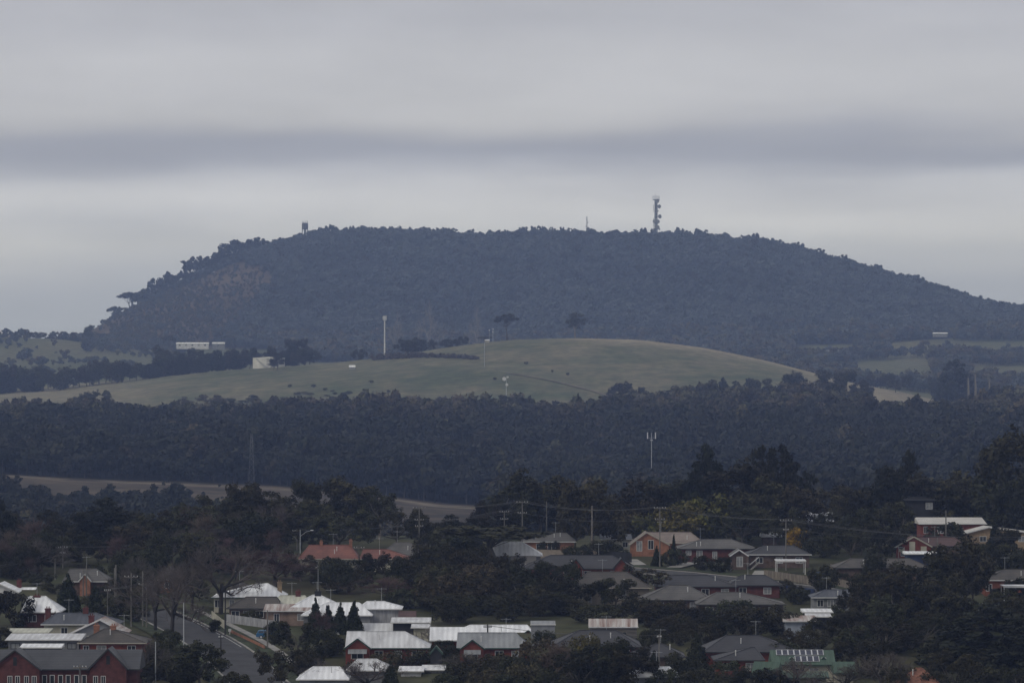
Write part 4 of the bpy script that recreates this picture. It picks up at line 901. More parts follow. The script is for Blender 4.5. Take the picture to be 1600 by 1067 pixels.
house('dark two-storey house front glimpsed above the pale skillion roof', None, 1413, 1462, 781, 775, 7, 'gable_x', M_dark_tile, M_dark, 5.2, wins=[(1452, 1.6, 1.6, 3.0)], Y=845, glass=M_curtain, gut=M_gut_dark)
house('red brick house with white window at the right edge', 'the red house at the right edge', 1536, 1640, 906, 889, 10, 'hip', M_brown_tile, mat('rust_brick', (0.22, 0.08, 0.05), 0.9, 0.2, 1.2), 3.1, (1570, 1620), wins=[(1541, 1.2, 1.4), (1580, 2.0, 1.8, .3)], gut=M_gut_white)
house('white gabled roof glimpsed between dark trees', 'the white gable between trees', 1252, 1303, 814, 800, 8, 'gable_x', M_old_white, M_grey_wall, 2.6, wins=0, Y=832)
house('pale grey roof glimpsed behind the street houses', None, 1190, 1222, 838, 831, 7, 'gable_x', M_old_white, M_brown_brick, 2.4, wins=0, Y=815)
# --- red tiled houses, centre left
house('wide red tiled hip roof among trees', 'the wide red tiled roof', 466, 560, 873, 851, 11, 'hip', M_red_tile, M_cream, 2.7, (484, 546), wins=2, chim=[(502, 846, M_orange_brick, 0.6), (548, 844, M_orange_brick, 0.6)], gut=M_gut_cream)
house('smaller red tiled hip roof over cream walls', 'the smaller red tiled roof', 563, 641, 873, 858, 9, 'hip', M_red_tile, M_cream, 2.8, (568, 606), wins=2, gut=M_gut_cream)
house('dark grey tiled hip roof behind the smaller red roof', None, 592, 662, 868, 847, 10, 'hip', M_grey_tile, M_brown_brick, 2.6, (618, 640), wins=0, gut=M_gut_dark)
# --- bottom centre
house('white weatherboard house with flat roof at the bottom edge', 'the white house at bottom', 622, 662, 1048, 1045, 6, 'skillion', M_white_iron, M_white, 3.2, wins=[(645, 1.0, 1.5)], Y=566)
house('white flat-roofed wing with dark window at the bottom edge', None, 658, 696, 1046, 1041, 6, 'skillion', M_white_iron, M_paling_grey, 3.0, wins=[(668, 1.0, 1.6)], Y=570, frame=M_dark)
house('white iron roof behind bare trees at the bottom edge', 'the white roof at bottom', 463, 545, 1061, 1041, 8, 'hip', M_white_iron, M_grey_wall, 2.6, (490, 530), wins=0)
house('second white roof behind bare trees near the bottom', None, 540, 612, 1047, 1029, 8, 'hip', M_old_white, M_grey_wall, 2.6, (560, 588), wins=0)
house('weathered white roof among shrubs, bottom right of centre', None, 986, 1062, 1057, 1041, 7, 'hip', M_old_white, M_grey_wall, 2.4, (1005, 1045), wins=0)

# ---------------------------------------------------------------- trees and shrubs one can tell apart
TREES = []
DESC = {'gum': 'dark gum tree', 'olive_gum': 'broad olive gum', 'slim_gum': 'slender open gum', 'pine': 'dense black-green pine', 'cedar': 'broad layered cedar', 'cone': 'small pointed conifer',
        'bush': 'dark rounded shrub', 'dry_bush': 'dull olive shrub', 'wattle': 'yellow-green wattle', 'gold': 'golden flowering bush', 'bare': 'bare brown tree', 'red_bare': 'bare reddish tree', 'pale_bare': 'pale bare gum', 'umbrella': 'flat-topped gum', 'ridge_gum': 'open gum'}
CATS = {'bush': 'shrub', 'dry_bush': 'shrub', 'gold': 'shrub'}
NAMES = {'gum': 'gum_tree', 'olive_gum': 'gum_tree', 'slim_gum': 'gum_tree', 'pine': 'pine_tree', 'cedar': 'cedar_tree', 'cone': 'conifer', 'bush': 'shrub', 'dry_bush': 'shrub', 'wattle': 'wattle_tree', 'gold': 'flowering_bush', 'bare': 'bare_tree', 'red_bare': 'bare_tree', 'pale_bare': 'bare_tree', 'umbrella': 'gum_tree', 'ridge_gum': 'gum_tree'}
_cnt = {}
def tree(kind, px, top, base, wpx, Y=None, label=None, group=None, z=None, cat=None, name=None):
    """tree whose crown spans wpx pixels and rows top..base; base row gives the distance unless Y is given"""
    Y = Y or y_of_row(base)
    x = X(px, Y); z0 = h1(x, Y) if z is None else z
    H = Zr(top, Y) - z0; W = wpx / F * Y
    if H < 0.5: H = 0.5
    k = _cnt.get(kind, 0); _cnt[kind] = k + 1
    best = min(abs(p[2] - W / H) for p in PROTO[kind]); cand = [p for p in PROTO[kind] if abs(p[2] - W / H) < best + 0.12]
    tm, cm, _a = cand[k % len(cand)]
    o = empty(name or NAMES[kind], (x, Y, z0), random.uniform(0, 6.283))
    o.scale = (W, W * random.uniform(0.9, 1.1), H)
    for nm, me in (('trunk', tm), ('crown', cm)):
        c = bpy.data.objects.new(nm, me); COL.objects.link(c); c.parent = o
    tag(o, label, cat or CATS.get(kind, 'tree'), group)
    if not label: TREES.append((o, kind, px, (top + base) / 2))
    return o

T = []   # kind, px, top row, base row, crown width in px (, distance)
# back row, left part
T += [('pine', -6, 776, 888, 60, 800), ('umbrella', 62, 822, 893, 78, 790), ('pine', 166, 782, 893, 100, 800), ('slim_gum', 208, 808, 893, 66, 810), ('pine', 128, 818, 893, 60, 815),
      ('cone', 252, 815, 888, 56, 790), ('gum', 300, 789, 885, 96, 820), ('gum', 345, 776, 885, 100, 830), ('gum', 392, 757, 880, 92, 835), ('slim_gum', 425, 768, 880, 62, 840), ('gum', 190, 846, 908, 84, 755),
      ('bush', 232, 858, 905, 66), ('cone', 282, 866, 905, 30), ('gum', 455, 778, 875, 84, 830), ('gum', 505, 750, 875, 88, 850), ('gum', 560, 752, 875, 84, 850), ('slim_gum', 592, 766, 875, 60, 845),
      ('olive_gum', 530, 798, 868, 120, 800), ('gum', 470, 806, 868, 90, 800), ('gum', 620, 796, 868, 104, 810), ('gum', 658, 806, 868, 70, 805), ('pine', 706, 806, 872, 52, 815), ('bush', 672, 838, 880, 70, 780),
      ('bare', 688, 832, 880, 74, 790), ('gum', 745, 806, 870, 60, 815), ('cone', 735, 820, 870, 36, 800), ('gum', 410, 800, 878, 90, 810), ('bush', 370, 812, 880, 80, 805)]
# back row, centre and right
T += [('gum', 800, 762, 862, 92, 850), ('gum', 842, 741, 860, 92, 855), ('slim_gum', 878, 757, 858, 62, 850), ('gum', 928, 752, 872, 118, 790), ('gum', 770, 786, 862, 64, 845), ('olive_gum', 898, 800, 862, 66, 800),
      ('gum', 1000, 753, 846, 108, 850), ('gum', 1052, 752, 846, 84, 850), ('pine', 1102, 701, 846, 78, 855), ('pine', 1192, 704, 846, 64, 862), ('pine', 1222, 702, 846, 84, 858), ('pine', 1258, 742, 846, 56, 850),
      ('gum', 1150, 726, 842, 112, 838), ('olive_gum', 1192, 746, 840, 124, 830), ('gum', 1252, 763, 838, 84, 826), ('wattle', 1112, 778, 840, 104, 828), ('wattle', 1066, 790, 838, 78, 824), ('gum', 1160, 790, 845, 90, 815),
      ('gum', 1215, 795, 848, 80, 815), ('wattle', 1012, 806, 838, 56, 826), ('gold', 1246, 824, 850, 34, 800), ('dry_bush', 975, 800, 838, 64, 828),
      ('gum', 1290, 770, 842, 80, 845), ('gum', 1330, 762, 850, 80, 850), ('pine', 1384, 734, 845, 92, 850), ('pine', 1420, 711, 845, 56, 858), ('gum', 1442, 746, 835, 80, 850), ('olive_gum', 1482, 741, 830, 84, 852),
      ('gum', 1520, 766, 830, 70, 850), ('gum', 1548, 694, 842, 58, 842), ('gum', 1590, 680, 848, 112, 838), ('gum', 1562, 752, 840, 80, 830), ('pine', 1618, 745, 850, 90, 820), ('gum', 1345, 796, 878, 92, 778), ('gum', 1300, 806, 880, 84, 780),
      ('gum', 1392, 786, 872, 108, 785), ('gum', 1372, 822, 886, 84, 765), ('gum', 1330, 830, 884, 86, 760), ('bush', 1282, 838, 884, 70, 770), ('gum', 1270, 815, 866, 60, 800), ('bush', 1478, 818, 845, 60, 790), ('bush', 1572, 826, 862, 44, 775), ('cone', 1555, 815, 858, 26, 780)]
# middle: the dark mass of trees right of the conifers
T += [('umbrella', 768, 822, 905, 160, 735), ('gum', 700, 850, 960, 120, 700), ('gum', 745, 862, 975, 120, 690), ('gum', 800, 872, 975, 130, 680), ('gum', 852, 880, 978, 110, 672), ('gum', 640, 872, 955, 100, 695), ('gum', 600, 866, 935, 90, 715),
      ('bush', 660, 868, 930, 90, 720), ('red_bare', 602, 902, 955, 110, 680), ('red_bare', 545, 905, 948, 96, 690), ('gum', 892, 906, 985, 90, 665), ('bush', 700, 925, 982, 110, 660), ('bush', 762, 930, 985, 110, 655), ('gum', 830, 925, 990, 110, 650), ('bush', 880, 935, 985, 90, 655),
      ('olive_gum', 505, 868, 930, 66, 720), ('bush', 548, 872, 935, 96, 718), ('gum', 512, 884, 940, 100, 705), ('cone', 600, 878, 912, 28, 735), ('bush', 645, 920, 972, 80, 665), ('bush', 740, 895, 950, 90, 690), ('gum', 680, 880, 965, 90, 685), ('slim_gum', 812, 902, 985, 60, 662)]
# bare street and garden trees, left
T += [('bare', 345, 850, 960, 150, 655), ('red_bare', 430, 858, 930, 130, 700), ('red_bare', 385, 862, 925, 120, 715), ('bare', 60, 842, 915, 100, 725), ('bare', 268, 880, 993, 125, 612), ('bare', 243, 890, 985, 100, 625), ('bare', 300, 880, 960, 100, 660), ('bare', 20, 850, 915, 80, 730), ('red_bare', 470, 880, 925, 90, 712), ('bare', 215, 890, 970, 90, 645)]
# left gardens
T += [('cone', 106, 901, 960, 36, 655), ('cone', 149, 917, 960, 30, 655), ('bush', 22, 926, 988, 66, 632), ('bush', 85, 912, 936, 44, 690), ('bush', 190, 928, 972, 56, 650), ('bush', 215, 945, 985, 40, 640), ('cone', 86, 958, 992, 11, 620), ('cone', 111, 958, 990, 11, 622), ('bush', 8, 980, 1010, 36, 600),
      ('bush', 60, 895, 925, 60, 705), ('bush', 130, 880, 908, 50, 740), ('bush', 165, 880, 925, 60, 705), ('bush', 20, 895, 922, 50, 720), ('gum', 312, 1003, 1085, 92, 552), ('gum', 442, 1016, 1082, 108, 552), ('bush', 240, 1036, 1075, 60, 562), ('bush', 222, 1018, 1050, 40, 580), ('bush', 272, 1040, 1080, 70, 556), ('bush', 210, 1048, 1082, 60, 555),
      ('bush', 368, 1050, 1085, 50, 545), ('gum', 466, 972, 1022, 74, 592), ('bush', 505, 985, 1030, 70, 588), ('dry_bush', 525, 995, 1028, 40, 590), ('cone', 493, 938, 982, 24, 622), ('cone', 513, 948, 982, 24, 621), ('cone', 532, 945, 982, 25, 620.5), ('cone', 553, 942, 982, 27, 620),
      ('red_bare', 500, 955, 1000, 50, 612), ('bush', 432, 972, 1000, 40, 606), ('bush', 337, 968, 990, 20, 622), ('bush', 392, 953, 968, 34, 638), ('bush', 480, 1015, 1060, 60, 570)]
# bottom centre
T += [('bare', 520, 1032, 1085, 110, 548), ('bush', 560, 1030, 1078, 60, 558), ('bare', 575, 1034, 1085, 100, 546), ('cone', 610, 1036, 1085, 28, 546), ('dry_bush', 640, 1014, 1050, 66, 578), ('dry_bush', 600, 1020, 1052, 50, 576), ('bush', 690, 1000, 1035, 44, 590), ('pale_bare', 676, 975, 1030, 74, 596), ('bush', 655, 1022, 1050, 40, 578), ('bush', 706, 1008, 1040, 56, 584),
      ('bush', 700, 1052, 1085, 44, 548), ('bare', 735, 1018, 1060, 90, 572), ('bush', 770, 1022, 1070, 70, 562), ('bush', 735, 1035, 1080, 80, 552), ('dry_bush', 756, 1045, 1085, 60, 546), ('bush', 812, 1028, 1080, 84, 552), ('dry_bush', 850, 998, 1060, 90, 570), ('red_bare', 872, 1005, 1070, 90, 562), ('dry_bush', 886, 1010, 1060, 60, 566),
      ('wattle', 918, 992, 1040, 46, 580), ('gum', 948, 1000, 1088, 96, 548), ('gum', 985, 1012, 1088, 84, 546), ('gum', 905, 1020, 1088, 96, 546), ('cone', 1088, 992, 1048, 38, 572), ('cone', 1022, 1020, 1072, 28, 558), ('bush', 1075, 1030, 1075, 70, 558), ('bush', 1130, 1034, 1078, 80, 556), ('bush', 1175, 1046, 1085, 70, 548), ('bush', 1100, 1048, 1088, 84, 545), ('bush', 1040, 1046, 1088, 60, 545), ('dry_bush', 1055, 1020, 1060, 40, 566),
      ('bush', 1225, 1000, 1042, 60, 580), ('bare', 1240, 1030, 1085, 90, 545), ('bare', 1320, 1035, 1088, 110, 545), ('bush', 1205, 1045, 1088, 50, 546), ('bush', 800, 1052, 1088, 80, 544), ('bush', 845, 1045, 1088, 76, 545)]
# right of centre
T += [('gum', 1045, 938, 985, 90, 632), ('bush', 1085, 950, 990, 70, 628), ('bush', 1000, 935, 985, 90, 640), ('gum', 962, 905, 965, 60, 665), ('slim_gum', 1012, 888, 952, 56, 678), ('slim_gum', 985, 884, 945, 50, 690), ('bush', 1140, 938, 982, 84, 634), ('bush', 1185, 946, 990, 90, 628), ('bush', 1225, 956, 1000, 76, 618), ('bush', 1160, 955, 1005, 110, 612),
      ('bush', 925, 945, 985, 80, 640), ('bush', 1120, 965, 1008, 60, 610), ('dry_bush', 1082, 934, 958, 30, 662), ('bush', 1250, 920, 948, 44, 672), ('bush', 1215, 905, 935, 60, 690), ('bush', 1165, 905, 925, 50, 702), ('bush', 1287, 884, 930, 50, 690), ('bush', 1055, 858, 890, 44, 745), ('cone', 1053, 838, 888, 12, 748), ('bush', 1094, 868, 892, 30, 735), ('bush', 1124, 870, 895, 44, 730), ('cone', 1026, 855, 886, 16, 745), ('bush', 1188, 856, 884, 34, 748),
      ('bush', 935, 845, 876, 60, 760), ('bush', 900, 852, 875, 50, 762), ('bush', 960, 850, 872, 40, 765), ('bush', 858, 846, 862, 36, 778), ('bush', 790, 905, 950, 90, 690), ('bush', 845, 895, 930, 90, 705), ('gum', 880, 880, 935, 60, 705)]
# far right
T += [('gum', 1492, 846, 952, 120, 660), ('gum', 1440, 872, 985, 110, 640), ('gum', 1400, 890, 1000, 130, 625), ('gum', 1462, 905, 1005, 104, 620), ('gum', 1358, 902, 985, 90, 640), ('gum', 1520, 862, 952, 60, 668), ('bush', 1335, 935, 985, 80, 640), ('gum', 1330, 955, 1030, 84, 606), ('bush', 1290, 965, 1012, 70, 612), ('gum', 1380, 975, 1060, 120, 590), ('gum', 1345, 1000, 1075, 100, 565), ('gum', 1440, 960, 1050, 110, 596),
      ('cedar', 1545, 946, 1095, 170, 575), ('cedar', 1612, 950, 1095, 150, 565), ('cedar', 1498, 975, 1085, 120, 580), ('gum', 1492, 1018, 1092, 100, 548), ('bush', 1540, 1050, 1092, 90, 540), ('gum', 1590, 1040, 1095, 90, 538), ('bare', 1375, 1020, 1088, 120, 548), ('bush', 1430, 1058, 1092, 60, 540), ('bush', 1590, 905, 940, 44, 672), ('bush', 1562, 918, 942, 30, 670), ('bush', 1575, 850, 885, 60, 740), ('bush', 1535, 852, 885, 60, 735), ('bush', 1320, 895, 915, 28, 705), ('bush', 1600, 862, 895, 50, 730),
      ('bush', 1270, 985, 1020, 60, 596), ('bush', 1365, 868, 900, 0.1 + 40, 712)]
T += [('gum', 1302, 800, 850, 40, 818), ('bush', 255, 1000, 1035, 50, 580), ('bare', 230, 1000, 1062, 76, 566), ('bush', 285, 1034, 1078, 60, 554), ('bush', 262, 984, 1012, 44, 598), ('gum', 1412, 1042, 1092, 62, 536), ('bush', 1460, 1050, 1092, 54, 536), ('gum', 1440, 1050, 1090, 40, 540), ('bare', 1405, 1035, 1090, 70, 541), ('gum', 1235, 985, 1030, 50, 585), ('bush', 1020, 985, 1020, 50, 596), ('bush', 1062, 985, 1012, 44, 602), ('bush', 1100, 975, 1005, 50, 606), ('bush', 850, 985, 1012, 44, 600)]
for t in T: tree(*t)
# filler shrubs wherever gardens would show bare ground, kept off what the photo shows of the houses
def fill(n, p0, p1, b0, b1, kinds, w0, w1, asp0, asp1):
    k = tries = 0
    while k < n and tries < 6000:
        tries += 1
        px_ = random.uniform(p0, p1); base_ = random.uniform(b0, b1); w_ = random.uniform(w0, w1); t_ = base_ - w_ * random.uniform(asp0, asp1)
        if any(px_ + w_ * 0.45 > b[0] and px_ - w_ * 0.45 < b[1] and base_ > b[2] - 1 and t_ < b[2] + 0.72 * (b[3] - b[2]) for b in BOXES): continue
        yy = y_of_row(base_); xx = X(px_, yy)
        if yy < 668 and abs(xx - np.interp(yy, [p[1] for p in ROAD_A], [p[0] for p in ROAD_A])) < 9: continue
        if 600 < yy < 640 and 0 < xx - np.interp(yy, [p[1] for p in ROAD_A], [p[0] for p in ROAD_A]) < 20: continue
        if 975 < px_ < 1280 and 868 < base_ < 935: continue
        if 1470 < px_ and 925 < base_ < 962: continue
        tree(random.choice(kinds), px_, t_, base_, w_); k += 1
fill(46, -20, 480, 846, 936, ['gum', 'bush', 'gum', 'bare', 'red_bare', 'olive_gum'], 44, 80, 0.6, 0.95)
fill(26, 480, 990, 846, 990, ['gum', 'bush', 'gum', 'dry_bush'], 44, 84, 0.55, 0.9)
fill(34, 1230, 1620, 842, 1000, ['gum', 'bush', 'gum', 'olive_gum'], 40, 76, 0.6, 0.9)
fill(24, 0, 330, 880, 985, ['bare', 'bush', 'gum', 'red_bare'], 34, 66, 0.6, 1.0)
fill(22, 990, 1290, 915, 1000, ['bush', 'gum', 'bush', 'olive_gum'], 34, 70, 0.5, 0.85)
fill(110, -20, 1620, 872, 1085, ['bush', 'bush', 'bush', 'dry_bush'], 26, 60, 0.5, 0.85)
LAND += [(1025, 340, 'the tall tower'), (420, 568, 'the white tank')]
def ordw(i): return ['leftmost', 'second', 'third', 'fourth', 'fifth', 'sixth', 'seventh', 'eighth', 'ninth', 'tenth', 'eleventh', 'twelfth'][i] if i < 12 else '%dth' % (i + 1)
def numw(n): return ['zero', 'one', 'two', 'three', 'four', 'five', 'six', 'seven', 'eight', 'nine', 'ten', 'eleven', 'twelve'][n] if n < 13 else str(n)
def label_trees():
    """say which tree by the nearest house, on which side of it, and by order where several are alike"""
    sets = {}
    for o, kind, px_, row_ in TREES:
        d = min(LAND, key=lambda a: (a[0] - px_) ** 2 + (2.2 * (a[1] - row_)) ** 2)
        dx, dy = px_ - d[0], row_ - d[1]
        rel = ('left of' if dx < 0 else 'right of') if abs(dx) > 1.6 * abs(dy) else ('behind' if dy < 0 else 'in front of')
        sets.setdefault((kind, rel, d[2]), []).append((px_, o))
    for (kind, rel, nm), L in sets.items():
        L.sort(key=lambda a: a[0]); n = len(L)
        for i, (p, o) in enumerate(L):
            if n == 1: s = '%s %s %s' % (DESC[kind], rel, nm)
            elif n == 2: s = '%s of two %ss %s %s' % ('left' if i == 0 else 'right', DESC[kind], rel, nm)
            else:
                pos = 'leftmost' if i == 0 else 'rightmost' if i == n - 1 else ordw(i) + ' from left'
                s = '%s of %s %ss %s %s' % (pos, numw(n), DESC[kind], rel, nm)
                if len(s.split()) > 16: s = '%s %s %s %s' % (pos, DESC[kind], rel, nm)
            o['label'] = s; o['group'] = DESC[kind] + 's of the town'
label_trees()

# ---- trees on the hills
def far(kind, px, top, base, w, Y, label, group=None, name=None, cat=None): return tree(kind, px, top, base, w, Y, label, group, name=name, cat=cat)
gW = 'windbreak trees above the left pasture'
pp = -8.0; WB = []
while pp < 490:                                   # belt of dark trees on the shoulder of the green hill
    bs = float(np.interp(pp, [0, 100, 200, 330, 450, 500], [614, 607, 596, 582, 573, 569]))
    ht = {0: 26, 1: 34, 2: 22, 3: 30}[random.randrange(4)] * random.uniform(0.8, 1.15)
    if 392 < pp < 446: pp += 6; continue
    far(random.choice(['gum', 'pine', 'bush', 'gum']), pp, bs - ht, bs, random.uniform(20, 34), random.uniform(3285, 3340), None, gW, name='windbreak_tree'); TREES.pop(); WB.append((pp, bpy.context.scene.collection.objects[-3]))
    pp += random.uniform(7, 12)
for i_, (p_, o_) in enumerate(sorted(WB, key=lambda a: a[0])):
    o_['label'] = ('leftmost dark tree' if i_ == 0 else '%s dark tree from the left' % ordw(i_)) + ' in the windbreak above the left pasture'; o_['category'] = 'tree'
for p, t, b, w in ((256, 543, 590, 34), (290, 546, 586, 40), (12, 568, 614, 30), (140, 572, 600, 30), (322, 548, 582, 36), (468, 530, 574, 44)):
    far('gum', p, t, b, w, 3320, {256: 'taller left gum above the windbreak below the far white house', 290: 'rounded gum just right of the tallest windbreak gum', 12: 'gum standing above the windbreak at the left edge', 140: 'round-headed gum above the middle of the windbreak', 322: 'gum at the right end of the windbreak, left of the tank', 468: 'large dark gum right of the white tank'}[p])
far('pale_bare', 428, 551, 579, 22, 3210, 'small bare-limbed tree in front of the white tank')
far('gum', 432, 549, 579, 26, 3205, 'dark spreading tree covering the right part of the white tank'); far('gum', 372, 546, 578, 40, 3300, 'dark gum just left of the white tank'); far('gum', 412, 543, 575, 50, 3345, 'dark gum behind the white tank')
far('bush', 561, 546, 562, 28, 3300, 'round dark tree left of the white monopole')
for i, (p, t, w, d) in enumerate(((632, 530, 30, 'leftmost'), (648, 528, 34, 'second'), (670, 531, 26, 'third'), (700, 530, 30, 'fourth'), (722, 526, 26, 'fifth'))):
    far('bush' if i % 2 else 'gum', p, t, 552 - i * 3, w, 3310, d + ' of five dark trees right of the white monopole')
far('umbrella', 792, 491, 535, 36, 3330, 'left flat-topped tree on the green hill crest'); far('umbrella', 758, 526, 538, 22, 3300, 'low spreading tree beside the crest hut')
far('slim_gum', 899, 489, 530, 28, 3330, 'tall thin tree standing alone on the green hill crest')
for p, t, b, w, l in ((975, 598, 642, 54, 'large gum at the wood edge below the hill crest'), (1020, 612, 640, 46, 'gum right of the large gum at the wood edge'), (1068, 603, 636, 30, 'flat gum at the wood edge under the hill'),
                      (146, 611, 652, 66, 'large round gum on the lower left pasture edge'), (60, 622, 652, 34, 'small gum left of the large round pasture gum'), (1300, 580, 632, 56, 'dark clump on the right shoulder of the green hill'), (1345, 596, 640, 44, 'ragged dark gum right of the shoulder clump'),
                      (1240, 583, 618, 40, 'gum at the wood edge on the right flank'), (1190, 592, 622, 36, 'second gum on the right flank'), (1395, 630, 652, 40, 'bushy gum below the pale right paddock'), (320, 618, 652, 70, 'broad olive crown at the lower edge of the left pasture')):
    far('olive_gum' if 'olive' in l else 'gum', p, t, b, w, 2820, l)
for p, t, w, l in ((1112, 594, 20, 'first'), (1130, 591, 20, 'second'), (1150, 596, 18, 'third'), (1170, 592, 22, 'last')):
    far('pine', p, t, 634, w, 2830, l + ' of four round dark conifers at the wood edge')
far('pine', 1494, 566, 642, 66, 3050, 'big dark conifer at the right end of the hill'); far('gum', 1466, 590, 640, 34, 3330, 'dark tree left of the big hill conifer'); far('gum', 1400, 584, 622, 50, 3300, 'dark tree behind the pale right paddock')
for p, t in ((1513, 590), (1524, 584), (1546, 592)):      # tall pale trunks
    yy = 2850; xx = X(p, yy); z0 = h1(xx, yy); hh = Zr(t, yy) - z0
    e = empty('dead_trunk', (xx, yy, z0)); tag(e, {1513: 'left of three tall pale bare trunks by the big conifer', 1524: 'middle and tallest of three pale bare trunks', 1546: 'right of three tall pale bare trunks'}[p], 'tree trunk')
    MB().tube([(0, 0, -1), (0.3, 0, hh * 0.5), (0, 0.2, hh)], [1.1, 1.0, 0.5], 7).build('trunk', M_bark_pale, e)
    sb = MB()
    for k in range(7):
        a = random.uniform(0, 6.28); zz = hh * random.uniform(0.4, 0.95); sb.tube([(0, 0, zz), (math.cos(a) * 1.6, math.sin(a) * 1.6, zz + 1.2)], [0.16, 0.05], 4)
    tag(sb.build('branch_stubs', M_bark_pale, e), kind='stuff')
# left skyline of the mountain: open gums with sky between the trunks
SKY = [(180, 479, 500, 20), (193, 482, 499, 16), (205, 457, 494, 28), (222, 458, 486, 26), (236, 452, 478, 30), (250, 436, 470, 30), (262, 430, 464, 26), (276, 425, 456, 30), (289, 426, 448, 24), (300, 408, 443, 30), (313, 402, 437, 28), (325, 400, 431, 28), (338, 398, 425, 28), (350, 392, 419, 28), (363, 376, 414, 32), (376, 375, 409, 32), (389, 378, 405, 28), (402, 372, 400, 26), (414, 380, 398, 28), (428, 376, 394, 28), (442, 372, 390, 28)]
for i, (p, t, b, w) in enumerate(SKY):
    l = {0: 'lowest small gum on the mountain skyline at left', 2: 'lone open gum standing clear on the mountain skyline at left', 14: 'tallest leafy gum of the left mountain skyline'}.get(i, '%s open gum up the left skyline slope of the mountain' % ordw(i))
    far('ridge_gum' if i > 3 else ('umbrella' if i % 2 == 0 else 'ridge_gum'), p, t, b, w * 1.35, 5600, l, 'gums along the left mountain skyline' if i not in (0, 2, 14) else None)
for (p, t, b, w), (p2, t2, b2, w2) in zip(SKY[3:-1], SKY[4:]):
    far('ridge_gum', (p + p2) / 2, (t + t2) / 2 + random.uniform(3, 9), (b + b2) / 2, (w + w2) / 2 * 1.1, 5585, 'lower gum filling between the taller gums of the left mountain skyline', 'lower gums along the left mountain skyline')
rr = np.interp(np.arange(470, 1600, 11.0), [480, 545, 620, 700, 760, 850, 950, 1040, 1085, 1130, 1185, 1230, 1310, 1400, 1450, 1500, 1550, 1600], [374, 371, 373, 377, 380, 373, 377, 377, 375, 385, 385, 396, 417, 443, 456, 474, 488, 497])
for p, b in zip(np.arange(470, 1600, 11.0), rr):
    if random.random() < 0.8:
        p2 = p + random.uniform(-4, 4)
        if abs(p2 - 476) < 18: continue
        far('ridge_gum', p2, b - random.uniform(14, 21), b, random.uniform(9, 17), 5600 + random.uniform(-25, 25), 'gum tree on the flat or right-hand skyline of the mountain', 'gums along the mountain top')
for p, t, b, w, l in ((622, 488, 520, 30, 'left'), (672, 474, 512, 44, 'largest, middle'), (746, 478, 512, 26, 'right')):
    far('pale_bare', p, t, b, w, 4520, l + ' of three pale bare gums on the lower mountain')
far('gum', 137, 509, 530, 18, 4640, 'small dark tree where the mountain meets the left ridge'); far('cone', 115, 520, 531, 14, 4640, 'pointed dark tree on the left ridge')
for p, t, w, l in ((45, 519, 24, 'left'), (62, 519, 26, 'right')): far('bush', p, t, 531, w, 4640, l + ' half of the clipped dark hedge on the far left ridge', cat='hedge', name='hedge')
for p, w in ((84, 18), (100, 12), (28, 12)): far('bush', p, 524, 531, w, 4640, 'low shrub on the far left ridge skyline', 'shrubs on the far left ridge')
far('umbrella', 264, 524, 548, 24, 4400, 'flat-topped tree left of the far white house')
# hedge across the green hill and gorse clumps
he = empty('hedge', (X(660, 3190), 3190, h1(X(660, 3190), 3190))); tag(he, 'long low grey-brown hedge running down across the green hill', 'hedge')
rng_ = np.random.default_rng(5); cl = []
for k in range(80):
    f = k / 79; pxh = 580 + f * 165; yh = float(np.interp(f, [0, 1], [3225, 3105])); xh = X(pxh, yh); w_ = 5.2 * (1 - 0.55 * f)
    for j in range(3): cl.append((xh + rng_.normal(0, 1) - he.location.x, yh + rng_.normal(0, 1.5) - he.location.y, h1(xh, yh) - he.location.z + rng_.uniform(0.5, w_), rng_.uniform(1.3, 2.6) * (1 - 0.35 * f)))
to = bpy.data.objects.new('foliage', to_mesh('foliage', leaf_quads(cl, 5200, 0.9, rng_, 0.9), L_grey)); COL.objects.link(to); to.parent = he
for i, p, r, w in ((0, 453, 591, 12), (1, 490, 594, 16), (2, 508, 600, 14), (3, 545, 607, 22), (4, 580, 596, 14), (5, 607, 609, 10), (6, 822, 577, 12), (7, 863, 590, 8), (8, 887, 594, 10), (9, 400, 608, 40), (10, 360, 606, 34), (11, 430, 612, 44), (12, 470, 613, 34), (13, 520, 612, 26), (14, 773, 599, 10), (15, 340, 600, 26)):
    yy = float(np.interp(r, [560, 575, 600, 620], [3150, 3060, 2950, 2860])); xx = X(p, yy); hh = 1.6 + w * 0.05; z0 = h1(xx, yy)
    far('bush', p, HOR - (z0 + hh) / yy * F, r, w * 0.55, yy, 'low dark gorse clump on the green hill pasture', 'gorse clumps on the green hill', name='gorse_bush')

rs = random.Random(3)
for k in range(26):
    p = rs.uniform(335, 545); r = rs.uniform(601, 614); w = rs.uniform(6, 13); yy = float(np.interp(r, [560, 575, 600, 620], [3150, 3060, 2950, 2860])); xx = X(p, yy); z0 = h1(xx, yy); hh = rs.uniform(1.2, 2.6)
    far('dry_bush' if k % 2 else 'bush', p, HOR - (z0 + hh) / yy * F, r, w, yy, 'low brown scrub on the left edge of the green hill', 'brown scrub on the left of the green hill', name='scrub_bush')
ribbon('farm_track', [(X(790, 2990), 2990), (X(860, 2950), 2950), (X(930, 2900), 2900), (X(985, 2850), 2850)], 1.6, 0.35, mat('dirt_track', (0.2, 0.17, 0.13), 0.95, 0.3, 0.2))

